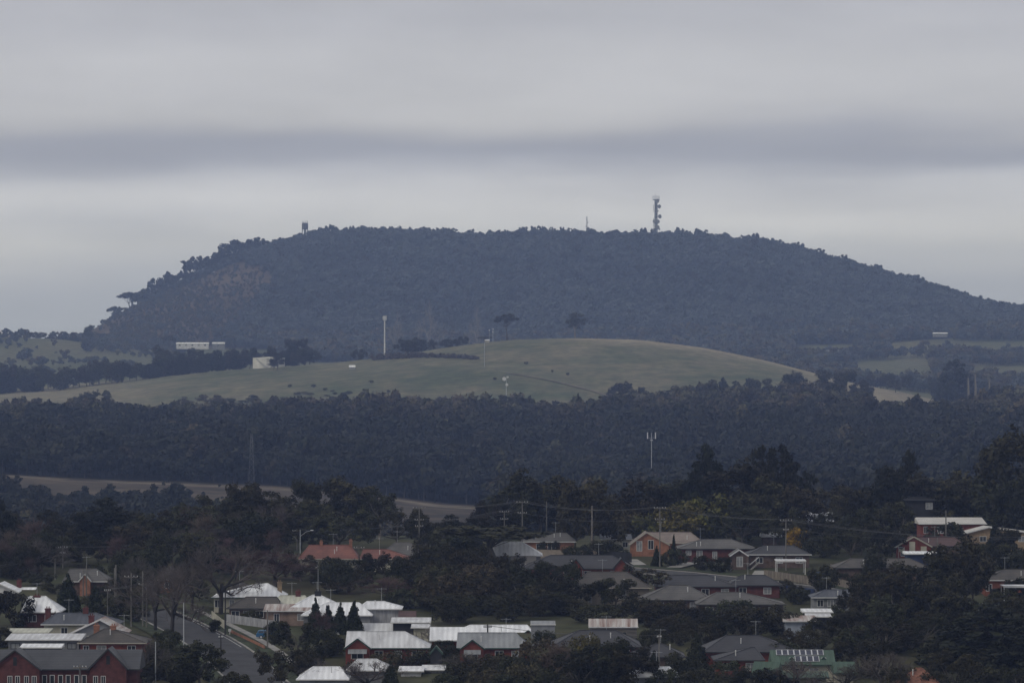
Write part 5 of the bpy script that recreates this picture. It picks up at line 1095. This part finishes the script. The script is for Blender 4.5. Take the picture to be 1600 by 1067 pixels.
# ---------------------------------------------------------------- poles and wires
POLES = {}
def pole(key, px, top, base, label, arms=((0.25, 1.2),), Y=None, m=None, r=0.14, lamp=None, box=False, group='timber power poles of the town'):
    Y = Y or y_of_row(base); x = X(px, Y); z0 = h1(x, Y); H = Zr(top, Y) - z0; m = m or M_pole
    o = empty('power_pole' if arms else 'pole', (x, Y, z0)); tag(o, label, 'power pole' if arms else 'pole', group if arms else None)
    MB().tube([(0, 0, -0.6), (0, 0, H)], [r, r * 0.7], 8).build('post', m, o)
    tips = []
    for dz, hw in arms:
        a = MB().box(-hw, hw, -0.2, -0.09, H - dz - 0.07, H - dz + 0.07).build('crossarm', m, o)
        for s in (-1, -0.45, 0.45, 1):
            MB().tube([(s * (hw - 0.1), -0.145, H - dz + 0.07), (s * (hw - 0.1), -0.145, H - dz + 0.27)], [0.05, 0.07], 6).build('insulator', M_white, a)
            tips.append((x + s * (hw - 0.1), Y - 0.145, z0 + H - dz + 0.29))
    if box: MB().box(-0.75, -0.15, -0.3, 0.3, H - 2.2, H - 1.2).build('transformer', M_galv, o)
    if lamp:
        l_ = MB().tube([(0, 0, H - 1.5), (lamp * 0.5, 0, H - 0.5), (lamp, 0, H - 0.15)], [0.05, 0.045, 0.04], 6).build('lamp_arm', M_galv, o)
        MB().box(lamp - 0.35, lamp + 0.3, -0.14, 0.14, H - 0.25, H - 0.08).build('lamp_head', M_white, l_)
    POLES[key] = tips or [(x, Y, z0 + H)]
    LAND.append((px, top, label))
    return o
A2 = ((0.25, 1.25), (2.6, 1.0))
pole('a', 1228, 811, 888, 'grey power pole beside the dark verandah house', ((0.3, 1.25), (2.2, 0.6)), 735)
pole('b', 1031, 792, 888, 'tall power pole in front of the orange front-gabled house', A2, 742)
pole('c', 816, 783, 868, 'tall power pole left of the orange house behind beige fence', A2, 780)
pole('d', 788, 798, 862, 'shorter power pole with two arms left of the tall one', ((0.25, 1.1), (1.9, 0.9)), 815)
pole('e', 655, 791, 872, 'power pole with three crossarms right of the red roofs', ((0.4, 1.4), (3.0, 1.0), (4.4, 0.9)), 790)
pole('f', 526, 828, 868, 'power pole with a single pale arm above the red roof', ((0.3, 1.0),), 800)
pole('g', 464, 826, 872, 'thin power pole left of the wide red roof', ((0.5, 1.0),), 795)
pole('h', 469, 827, 878, 'street light pole with long arm left of the red roof', (), 785, M_galv, 0.1, lamp=2.6)
pole('i', 561, 854, 890, 'power pole between the two red tiled roofs', ((0.25, 1.1),), 735)
pole('j', 925, 790, 874, 'stout pale pole in front of the dark gum behind the long red house', (), 765, M_bark_pale, 0.2)
pole('k', 1222, 752, 830, 'pale power pole top against the dark pines', ((0.4, 0.95),), 860)
pole('l', 289, 839, 880, 'power pole with transformer among the left trees', ((0.5, 1.0),), 770, box=True)
pole('m', 98, 852, 905, 'power pole with pale arm among the far left trees', ((0.45, 1.0), (1.6, 0.6)), 740)
pole('n', 86, 872, 916, 'plain grey pole behind the left cottages', (), 715)
pole('o', 135, 883, 942, 'left of two close grey poles behind the pointed conifers', (), 672); pole('p', 130, 890, 942, 'thin pole just left of the close pair', (), 674)
pole('q', 181, 882, 938, 'tall twin pole left of the avenue trees', (), 678, r=0.2); pole('q2', 179, 887, 938, 'shorter of the twin poles left of the avenue', (), 676)
pole('r', 205, 895, 985, 'power pole with antler-like insulator arm beside the avenue', ((0.7, 1.2),), 632)
pole('s', 223, 892, 985, 'plain tall pole at the avenue corner', (), 632); pole('t', 229, 911, 985, 'pole with wide arm at the avenue corner', ((0.2, 1.4),), 630)
pole('u', 168, 920, 975, 'slim power pole in front of the left shrubs', ((0.3, 0.6),), 640, r=0.1)
pole('v', 287, 941, 1014, 'slim grey pole at the left road edge', (), 596, M_galv, 0.11)
pole('w', 352, 925, 1000, 'dark timber pole by the roadside fence', (), 617, M_pole_dark, 0.16)
pole('x', 418, 953, 1015, 'grey pole in front of the blue car', (), 598)
pole('y', 243, 1002, 1080, 'slim pale pole right of the brick hall', (), 556, M_galv, 0.1)
pole('z', 125, 1037, 1085, 'pole with low arm in front of the brick hall', ((0.5, 1.0),), 538)
pole('aa', 345, 990, 1032, 'short dark pole at the bend of the road', ((0.6, 0.4),), 580, M_pole_dark, 0.15)
pole('bb', 762, 975, 1030, 'dark timber pole standing before the right red gable house', ((0.4, 0.7),), 585, M_pole_dark, 0.17)
pole('cc', 1030, 990, 1075, 'leaning stay pole before the pointed charcoal wing', ((0.5, 0.4),), 556)
pole('dd', 1478, 797, 845, 'grey pole in front of the pale flat skillion roof', (), 785, r=0.17); pole('ee', 1465, 840, 876, 'grey pole beside the striped gable house', (), 752)
pole('ff', 497, 888, 930, 'thin aerial mast on the white pyramid roof', (), 668, M_galv, 0.05)
pole('gg', 854, 783, 838, 'thin grey pole right of the tall street pole', (), 815, r=0.1); pole('hh', 881, 790, 838, 'second thin grey pole right of the tall street pole', (), 818, r=0.1)
pole('ii', 672, 838, 878, 'street light with curved arm right of the three-armed pole', (), 782, M_galv, 0.08, lamp=1.6)
def wires(keys, label, n=3, sag=0.9):
    o = empty('power_line', POLES[keys[0]][0]); tag(o, label, 'power line'); L = Vector(o.location)
    for i in range(n):
        mb = MB()
        for a, b in zip(keys[:-1], keys[1:]):
            A, B = POLES[a], POLES[b]; p = Vector(A[min(i + (i > 1), len(A) - 1)]); q = Vector(B[min(i + (i > 1), len(B) - 1)])
            if len(A) == 1: p = p - Vector((0, 0, 0.3 * i))
            if len(B) == 1: q = q - Vector((0, 0, 0.3 * i))
            k = 12; s = sag * (q - p).length / 45
            pts = [p.lerp(q, t / k) - Vector((0, 0, s * 4 * (t / k) * (1 - t / k))) - L for t in range(k + 1)]
            mb.tube(pts, 0.022, 4, False)
        mb.build('wire', M_wire, o)
POLES['end_r'] = [(X(1640, 720) + s, 720, Zr(838, 720)) for s in (-1, -0.4, 0.4, 1)]
POLES['end_l'] = [(X(-30, 700) + s, 700, Zr(888, 700)) for s in (-1, -0.4, 0.4, 1)]
wires(['end_r', 'a', 'b', 'c', 'e'], 'long power line crossing above the street from the right edge', 4, 1.2)
wires(['c', 'd', 'f', 'g'], 'power line running left from the tall pole over the red roofs')
wires(['e', 'i'], 'short service line down to the pole between red roofs', 2); wires(['l', 'm', 'end_l'], 'power line through the far left trees', 3)
wires(['r', 't', 'u'], 'lines between the avenue corner poles', 3, 0.7); wires(['t', 'v', 'x'], 'thin line crossing the road to the pole by the car', 1, 0.8); wires(['w', 'x'], 'line along the right side of the road', 2); wires(['bb', 'cc'], 'line from the dark pole to the charcoal wing', 2, 0.7)

# ---------------------------------------------------------------- fences, walls and small things of the town
def fence(label, a, b, hgt_m, m, palings=True, name='fence', top=None):
    (xa, ya), (xb, yb) = a, b; L = math.hypot(xb - xa, yb - ya); o = empty(name, (xa, ya, h1(xa, ya)), math.atan2(yb - ya, xb - xa)); tag(o, label, 'fence')
    dz = (h1(xb, yb) - h1(xa, ya)) / L
    n = max(2, int(L / 2.4) + 1)
    for i in range(n):
        s = L * i / (n - 1); MB().box(s - 0.06, s + 0.06, 0.02, 0.14, s * dz - 0.4, s * dz + hgt_m - 0.05).build('post', m, o)
    for z in (0.35, hgt_m - 0.35):
        MB().bar((0, 0.0, z), (L, 0.0, z + L * dz), 0.05, 0.09).build('rail', m, o)
    if palings:
        mb = MB(); k = int(L / 0.16)
        for i in range(k):
            s = (i + 0.5) * L / k; hh = hgt_m + random.uniform(-0.04, 0.04); mb.box(s - 0.066, s + 0.066, -0.06 + random.uniform(-0.01, 0.01), -0.035, s * dz - 0.25, s * dz + hh)
        tag(mb.build('palings', m, o), kind='stuff')
    else:
        k = n - 1
        for i in range(k):
            s0, s1 = L * i / k + 0.07, L * (i + 1) / k - 0.07
            MB().solid([(s0, -0.05, s0 * dz - 0.3), (s1, -0.05, s1 * dz - 0.3), (s1, 0.02, s1 * dz - 0.3), (s0, 0.02, s0 * dz - 0.3), (s0, -0.05, s0 * dz + hgt_m), (s1, -0.05, s1 * dz + hgt_m), (s1, 0.02, s1 * dz + hgt_m), (s0, 0.02, s0 * dz + hgt_m)],
                       ((0, 3, 2, 1), (4, 5, 6, 7), (0, 1, 5, 4), (1, 2, 6, 5), (2, 3, 7, 6), (3, 0, 4, 7))).build('panel', top or m, o)
    return o
def prY(px, Y): return (X(px, Y), Y)
fence('long weathered paling fence below the dark verandah house', prY(1194, 716), prY(1272, 702), 1.9, M_paling)
fence('short paling fence below the long dark brick house', prY(1300, 705), prY(1345, 690), 1.7, M_paling)
fence('high pale timber fence right of the dark round shrub', prY(1298, 722), prY(1318, 716), 2.6, M_paling)
fence('dark blue-grey steel fence above the small grey cottage', prY(1228, 686), prY(1272, 680), 2.0, M_navy, False)
fence('beige masonry fence below the orange hip-roofed house', prY(826, 768), prY(932, 762), 1.9, mat('beige_block', (0.27, 0.23, 0.19), 0.9, 0.15, 0.6), False)
fence('dark timber fence left of the orange front-gabled house', prY(935, 760), prY(986, 752), 2.2, M_dark, True)
fence('grey-white sheet fence in front of the dark brown roof', prY(354, 640), prY(431, 628), 1.5, M_paling_grey, False)
fence('cream panel fence with brick pillars beside the road', prY(331, 646), prY(352, 626), 1.5, M_red_brick, False, top=M_cream)
fence('low orange brick garden wall along the road footpath', prY(358, 622), prY(413, 597), 0.7, M_orange_brick, False)
fence('post and wire fence running up the green hill', prY(757, 3040), prY(757, 3262), 1.3, M_paling, False, top=M_galv) if False else None
# fence line on the hill
hf = empty('fence', (X(757, 3040), 3040, h1(X(757, 3040), 3040))); tag(hf, 'post and wire fence running straight up the green hill', 'fence')
pts = []
for k in range(38):
    yy = 3040 + k * 6.0; xx = X(757, yy); p = Vector((xx, yy, h1(xx, yy))) - hf.location; pts.append(p)
    MB().tube([p - Vector((0, 0, 0.3)), p + Vector((0, 0, 1.4))], [0.26, 0.22], 5).build('post', M_paling_grey, hf)
for z in (0.5, 0.9, 1.3): MB().tube([p + Vector((0, 0, z)) for p in pts], 0.05, 4, False).build('wire', M_galv, hf)

# verandah posts and white carport frame
def frame_carport(label, px0, px1, row, Y, depth, H):
    x0, x1 = X(px0, Y), X(px1, Y); z0 = Zr(row, Y) - H; o = empty('carport', ((x0 + x1) / 2, Y, z0)); tag(o, label, 'carport'); w = (x1 - x0) / 2
    for sx in (-w, w):
        for sy in (0, depth): MB().box(sx - 0.07, sx + 0.07, sy - 0.07, sy + 0.07, -0.8, H).build('post', M_white, o)
    MB().box(-w - 0.2, w + 0.2, -0.3, depth + 0.3, H, H + 0.14).build('roof', M_white_iron, o)
    MB().box(-w - 0.2, w + 0.2, -0.34, -0.303, H - 0.2, H + 0.15).build('fascia', M_white, o)
frame_carport('open white-framed carport before the dark verandah house', 1214, 1258, 876, 726, 4.0, 2.2)
frame_carport('white-framed carport beside the red house at the right edge', 1569, 1610, 916, 664, 4.0, 2.3)
st = empty('stairs', (X(1178, 738), 738, Zr(889, 738))); tag(st, 'pale outdoor steps beside the white-trimmed porch gable', 'stairs')
for k in range(7): MB().box(-0.9 + k * 0.28, -0.62 + k * 0.28, -0.6, 0.6, k * 0.24 - 0.3, k * 0.24 + 0.06).build('step', M_concrete, st)
for s in (-0.6, 0.6): MB().bar((-0.9, s, 0.9), (1.0, s, 2.5), 0.08).build('handrail', M_white, st)

# cars
def car(label, px, row, paint, yaw, kind='hatch', Y=None):
    Y = Y or y_of_row(row); x = X(px, Y); o = empty('parked_car', (x, Y, h1(x, Y) + 0.12), yaw); tag(o, label, 'car')
    L, Wd = 4.3, 1.72
    lower = [(-2.15, 0.32), (-2.15, 0.78), (-2.0, 0.9), (0.85, 0.92), (1.95, 0.78), (2.15, 0.62), (2.15, 0.32)]
    roofp = [(-2.02, 0.9), (-1.82, 1.32), (-1.5, 1.42), (-0.1, 1.44), (0.3, 1.36), (1.05, 0.91)]
    def extr(P, w0, w1, zt):
        mb = MB(); n = len(P)
        def wy(z): return w0 + (w1 - w0) * max(0, (z - 0.9)) / 0.55
        mb.v = [(p[0], -wy(p[1]) / 2, p[1]) for p in P] + [(p[0], wy(p[1]) / 2, p[1]) for p in P]
        mb.f = [tuple(reversed(range(n))), tuple(range(n, 2 * n))] + [(i, (i + 1) % n, n + (i + 1) % n, n + i) for i in range(n)]
        return mb
    extr(lower, Wd, Wd, 0).build('body', paint, o); extr(roofp, Wd - 0.04, Wd - 0.4, 0).build('cabin', paint, o)
    for s in (-1, 1):
        y0 = s * (Wd / 2 - 0.02)
        def side(P): return [(p[0], s * ((Wd - 0.04) + (-0.36) * max(0, p[1] - 0.9) / 0.55) / 2 + s * 0.012, p[1]) for p in P]
        for P in ([(-1.8, 0.97), (-1.66, 1.28), (-0.95, 1.36), (-0.95, 0.97)], [(-0.87, 0.97), (-0.87, 1.36), (-0.12, 1.37), (0.02, 0.97)], [(0.08, 0.97), (0.0, 1.34), (0.28, 1.28), (0.86, 0.97)]):
            MB().poly(side(P)).build('window', M_glass, o)
    MB().poly([(0.37, -0.6, 1.34), (0.37, 0.6, 1.34), (1.06, 0.74, 0.95), (1.06, -0.74, 0.95)]).build('windscreen', M_glass, o)
    MB().poly([(-1.86, -0.6, 1.3), (-1.86, 0.6, 1.3), (-2.045, 0.72, 0.95), (-2.045, -0.72, 0.95)]).build('rear_window', M_glass, o)
    for wx in (-1.3, 1.32):
        for s in (-1, 1):
            w = MB().tube([(wx, s * 0.68, 0.3), (wx, s * 0.88, 0.3)], 0.31, 14).build('wheel', M_dark, o)
            MB().tube([(wx, s * 0.86, 0.3), (wx, s * 0.895, 0.3)], 0.19, 12).build('rim', M_alu, w)
    for s in (-1, 1):
        MB().box(2.06, 2.165, s * 0.62 - 0.18, s * 0.62 + 0.18, 0.6, 0.72).build('headlight', M_white, o)
        MB().box(-2.165, -2.1, s * 0.68 - 0.12, s * 0.68 + 0.12, 0.6, 0.8).build('tail_light', M_red_brick, o)
    return o
M_bluecar = mat('blue_car_paint', (0.03, 0.13, 0.27), 0.3, 0.05, 0.5, 0.5)
M_whitecar = mat('white_car_paint', (0.6, 0.61, 0.63), 0.3, 0.05, 0.5, 0.5)
car('blue hatchback parked behind the low orange wall', 420, 996, M_bluecar, 0.05, Y=612)
car('white car parked on the pale street at far right', 1510, 952, M_whitecar, 0.1, Y=655)
car('second white car half hidden by the cedar at far right', 1585, 952, M_whitecar, 0.1, Y=654)
# roadside odds and ends
lb = empty('letterbox', (X(359, 618), 618, h1(X(359, 618), 618) + 0.15)); tag(lb, 'small white roadside box on a post beside the road', 'letterbox')
MB().box(-0.08, 0.08, -0.06, 0.06, -0.2, 0.5).build('post', M_white, lb); MB().box(-0.24, 0.24, -0.2, 0.2, 0.5, 0.95).build('box', M_white, lb)
tb = MB(); tp = (X(1278, 700), 700); z0 = Zr(895, 700)
cl = [(random.uniform(-0.7, 0.7), random.uniform(-0.5, 0.5), 0.65 + random.uniform(-0.15, 0.25), 0.4) for _ in range(6)]
ub = empty('blue_sheet', (tp[0], tp[1] - 6, z0)); tag(ub, 'bright blue sheet bunched on top of the dark round shrub', 'sheet')
V = []; Fc = []; nu, nv = 14, 9
for i in range(nu):
    for j in range(nv):
        a, b = i / (nu - 1) * 2 - 1, j / (nv - 1) * 2 - 1
        V.append((a * 0.95, b * 0.55, 0.75 + 0.3 * math.sin(a * 4.2) * math.cos(b * 2.4) - 0.45 * a * a - 0.35 * b * b + random.uniform(-0.05, 0.05)))
MBs = MB(); MBs.v = V; MBs.f = [(i * nv + j, (i + 1) * nv + j, (i + 1) * nv + j + 1, i * nv + j + 1) for i in range(nu - 1) for j in range(nv - 1)]
sh = MBs.build('cloth', mat('bright_blue_plastic', (0.07, 0.25, 0.62), 0.5, 0.15, 2.0), ub); md = sh.modifiers.new('thick', 'SOLIDIFY'); md.thickness = 0.03
ym = empty('yellow_marker', (X(1272, 701), 701, h1(X(1272, 701), 701))); tag(ym, 'small bright yellow upright marker at the paling fence end', 'marker')
zz = Zr(901, 701) - ym.location.z
MB().tube([(0, 0, -0.3), (0, 0, zz)], 0.05, 6).build('post', M_pole, ym); MB().tube([(0, 0, zz - 0.05), (0, 0, zz + 0.3), (0, 0, zz + 0.9), (0, 0, zz + 1.15)], [0.1, 0.24, 0.2, 0.06], 8).build('head', mat('bright_yellow', (0.62, 0.62, 0.03), 0.5, 0.08, 2.0), ym)

# ---------------------------------------------------------------- far structures
def lattice(o, H, w0, w1, seg, m, leg=0.22, z0=-4.0, name='lattice'):
    for sx in (-1, 1):
        for sy in (-1, 1): MB().bar((sx * w0 / 2, sy * w0 / 2, z0), (sx * w1 / 2, sy * w1 / 2, H), leg).build('leg', m, o)
    br = MB(); n = max(2, int(H / seg))
    for k in range(n):
        za, zb = H * k / n, H * (k + 1) / n; wa = w0 + (w1 - w0) * k / n; wb = w0 + (w1 - w0) * (k + 1) / n
        for s in range(4):
            c = [(-1, -1), (1, -1), (1, 1), (-1, 1)]; p, q = c[s], c[(s + 1) % 4]
            br.bar((p[0] * wa / 2, p[1] * wa / 2, za), (q[0] * wb / 2, q[1] * wb / 2, zb), leg * 0.6); br.bar((q[0] * wa / 2, q[1] * wa / 2, za), (p[0] * wb / 2, p[1] * wb / 2, zb), leg * 0.6)
            br.bar((p[0] * wb / 2, p[1] * wb / 2, zb), (q[0] * wb / 2, q[1] * wb / 2, zb), leg * 0.6)
    tag(br.build('bracing', m, o), kind='stuff')
def dish(o, x, z, r, m, dx=0.0, y=-2.2):
    d = Vector((dx, -1, 0)).normalized(); c = Vector((x, y, z))
    b = MB().tube([c, c + d * 0.9, c + d * 1.0], [r * 0.9, r, r * 0.96], 20).build('dish', m, o)
    MB().bar(c - d * 0.02, (x * 0.4, 0, z), 0.3).build('bracket', m, b)
M_tow = mat('tower_steel', (0.16, 0.165, 0.175), 0.6, 0.15, 0.1); M_dish = mat('dish_cover', (0.24, 0.25, 0.27), 0.6, 0.1, 0.1)
Yt = 5560; xt = X(1025, Yt); zt = h1(xt, Yt); Ht = Zr(312, Yt) - zt
tw = empty('communications_tower', (xt, Yt, zt)); tag(tw, 'tall lattice communications tower hung with round dishes on the mountain top', 'tower')
lattice(tw, Ht, 5.0, 3.8, 4.5, M_tow, 0.7)
MB().box(-1.3, 1.3, -1.0, 1.0, 0, Ht - 1).build('cable_ladder', M_tow, tw)
def zrow(r): return Zr(r, Yt) - zt
for x_, r_, R in ((1.4, 314.5, 3.4), (4.6, 323, 3.1), (5.4, 338.5, 3.2), (2.6, 346.5, 3.1), (-2.4, 346, 2.9), (2.2, 355.5, 3.2), (5.0, 358.5, 1.4), (1.6, 330, 2.0)): dish(tw, x_, zrow(r_), R, M_dish, 0.1 * x_)
MB().box(-5.2, 5.6, -3.2, 3.2, zrow(313), zrow(312)).build('platform', M_tow, tw)
for x_ in (-5, -3.4, -1.8, 0.4, 2.0, 3.6, 5.2): MB().tube([(x_, -2.5, zrow(313)), (x_, -2.5, zrow(306))], 0.3, 6).build('antenna', M_dish, tw)
MB().tube([(-1, 0, Ht), (-1, 0, zrow(298))], [0.2, 0.08], 6).build('whip_aerial', M_tow, tw)
for a, b in ((320, 331), (341, 354)): MB().tube([(-4.0, -1.5, zrow(b)), (-4.0, -1.5, zrow(a))], 0.45, 6).build('antenna', M_dish, tw)
MB().tube([(-4.2, 0, 0), (-4.2, 0, zrow(353))], 0.25, 5).build('cable_run', M_dish, tw)
ms = empty('radio_mast', (X(917, Yt), Yt, h1(X(917, Yt), Yt))); tag(ms, 'small slender lattice mast left of the tall tower', 'mast'); Hm = Zr(339, Yt) - ms.location.z
lattice(ms, Hm, 2.2, 1.2, 3.0, M_tow, 0.4)
for z_, s in ((0.72, 1), (0.55, -1)): MB().box(s * 0.8, s * 2.0, -1.2, 0, Hm * z_, Hm * z_ + 2.2).build('antenna', M_dish, ms)
lk = empty('lookout_tower', (X(476.5, Yt), Yt, h1(X(476.5, Yt), Yt))); tag(lk, 'dark squat lookout tower with aerials at the left of the mountain top', 'tower'); zl = lk.location.z
ztop, zbot = Zr(348.5, Yt) - zl, Zr(357.5, Yt) - zl
for sx in (-4.2, 4.2):
    for sy in (-4.2, 4.2): MB().bar((sx, sy, -3), (sx, sy, zbot), 0.7).build('leg', M_steel_dark, lk)
MB().bar((-4.2, -4.2, zbot * 0.5), (4.2, -4.2, zbot), 0.4).bar((4.2, -4.2, zbot * 0.5), (-4.2, -4.2, zbot), 0.4).build('brace', M_steel_dark, lk)
MB().tube([(0, 0, zbot - 1.0), (0, 0, zbot), (0, 0, ztop - 1), (0, 0, ztop)], [3.2, 4.9, 4.9, 4.2], 16).build('cabin', M_steel_dark, lk)
MB().tube([(0, 0, -3), (0, 0, zbot)], 1.6, 10).build('stair_core', M_steel_dark, lk)
for k in range(9):
    a = k / 9 * 6.283; MB().tube([(math.cos(a) * 4.4, math.sin(a) * 4.4, ztop - 2), (math.cos(a) * 4.4, math.sin(a) * 4.4, ztop + random.uniform(1.5, 4.5))], 0.18, 5).build('antenna', M_steel_dark, lk)
# white monopole on the hill
def monopole(name, label, px, top, base, Y, r, m, panels=True, ph=2.6):
    x = X(px, Y); z0 = h1(x, Y); H = Zr(top, Y) - z0; o = empty(name, (x, Y, z0)); tag(o, label, 'mast')
    MB().tube([(0, 0, -1), (0, 0, H)], [r, r * 0.65], 10).build('post', m, o)
    if panels:
        MB().tube([(0, 0, H - ph - 0.6), (0, 0, H - ph - 0.3)], 1.3, 10).build('headframe', m, o)
        for k in range(6):
            a = k / 6 * 6.283 + 0.3; c, s = math.cos(a) * 1.5, math.sin(a) * 1.5; MB().box(c - 0.22, c + 0.22, s - 0.15, s + 0.15, H - ph, H + 0.2).build('panel_antenna', M_white, o)
    return o, H
monopole('mobile_phone_mast', 'tall white monopole standing behind the green hill', 601, 494, 557, 3270, 0.75, M_white, True, 3.4)
o, H = monopole('mobile_phone_mast', 'short pole with white drum antennas at the foot of the green hill', 791, 588, 626, 2815, 0.35, M_galv, False)
for x_, z_, r_ in ((-1.6, H - 2.0, 1.5), (0.5, H - 6.5, 1.1), (1.2, H - 0.6, 0.7)): dish(o, x_, z_, r_, M_white, 0, -0.9)
o, H = monopole('mobile_phone_mast', 'grey mast with two white panel antennas rising from the dark wood', 1018, 676, 742, 1725, 0.22, M_galv, False)
for s in (-1, 1):
    MB().box(s * 1.9 - 0.25, s * 1.9 + 0.25, -0.2, 0.2, H - 2.9, H + 0.2).build('panel_antenna', M_white, o); MB().bar((0, 0, H - 2.4), (s * 1.9, 0, H - 2.4), 0.14).build('arm', M_galv, o)
MB().box(-0.6, 0.6, -0.4, 0.4, H - 3.8, H - 3.2).build('headframe', M_galv, o)
py = empty('lattice_pylon', (X(393, 1745), 1745, h1(X(393, 1745), 1745))); tag(py, 'faint grey lattice pylon standing beside the pale clearing', 'pylon'); lattice(py, Zr(678, 1745) - py.location.z, 3.0, 0.8, 2.6, M_tow, 0.085)
am = empty('aerial_cluster', (X(768, 3290), 3290, h1(X(768, 3290), 3290))); tag(am, 'small cluster of white aerials on the hill crest beside the hut', 'aerials'); zz = Zr(515, 3290) - am.location.z
for dx, dz in ((-2, 0), (1.2, -1.4), (1.4, 1.0)): MB().tube([(dx, 0, -0.5), (dx, 0, zz + dz)], 0.12, 5).build('post', M_galv, am); MB().box(dx - 0.5, dx + 0.5, -0.4, 0.4, zz + dz - 1.0, zz + dz).build('antenna', M_white, am)
# white tank
Yk = 3290; xk = X(420, Yk); zk = h1(xk, Yk) - 0.5; R = 25 / F * Yk; Hk = Zr(560, Yk) - zk
tk = empty('water_tank', (xk, Yk, zk)); tag(tk, 'large round cream water tank on the shoulder of the green hill', 'water tank')
MB().tube([(0, 0, -2), (0, 0, Hk)], R, 48).build('tank_wall', M_tank, tk); MB().tube([(0, 0, Hk), (0, 0, Hk + 0.5), (0, 0, Hk + 1.4)], [R + 0.3, R + 0.3, 0.4], 48).build('roof', M_tank, tk)
sr = MB()
for k in range(18):
    a = -2.35 + k * 0.045; sr.box(math.cos(a) * (R + 0.6) - 0.5, math.cos(a) * (R + 0.6) + 0.5, math.sin(a) * (R + 0.6) - 0.5, math.sin(a) * (R + 0.6) + 0.5, Hk - 0.4 - k * Hk / 18, Hk - 0.1 - k * Hk / 18)
tag(sr.build('stair', M_galv, tk), kind='stuff')
# far houses
def far_house(label, px0, px1, eave, ridge, base, Y, roofm, wall, kind='gable_x', n=3, name='house', cat='house'):
    wh = (base - eave) / F * Y
    house(label, None, px0, px1, eave, ridge, 9, kind, roofm, wall, wh, Y=Y, wins=[(None, 2.4, wh * 0.6, wh * 0.2)] * n, name=name, cat=cat, box=False, down=3)
far_house('long low white house below the mountain at left', 275, 326, 537, 535, 541.5, 4420, M_white_iron, M_white, n=5)
far_house('small pale shed right of the long white far house', 331, 351, 537, 534.5, 542, 4430, M_old_white, M_grey_wall, n=1, name='shed', cat='shed')
far_house('house with wide roof on the far left ridge', -6, 20, 521, 517, 526, 4600, M_old_white, M_fawn, 'hip', 2)
far_house('small white house among trees at the mountain foot, right', 1286, 1321, 551, 547, 558, 4350, M_grey_iron, M_white, 'hip', 3)
far_house('long pale shed roof below the forest at right', 1458, 1481, 521, 519.6, 523, 4640, M_white_iron, M_grey_wall, n=2, name='shed', cat='shed')
far_house('small pale hut with a bright roof on the green hill', 545, 555, 573.5, 570.5, 578, 3130, M_white_iron, M_paling_grey, n=0, name='hut', cat='hut')
far_house('little stone hut on the green hill crest by the fence', 757, 765, 532, 530.5, 537, 3262, M_old_white, M_cream, n=0, name='hut', cat='hut')
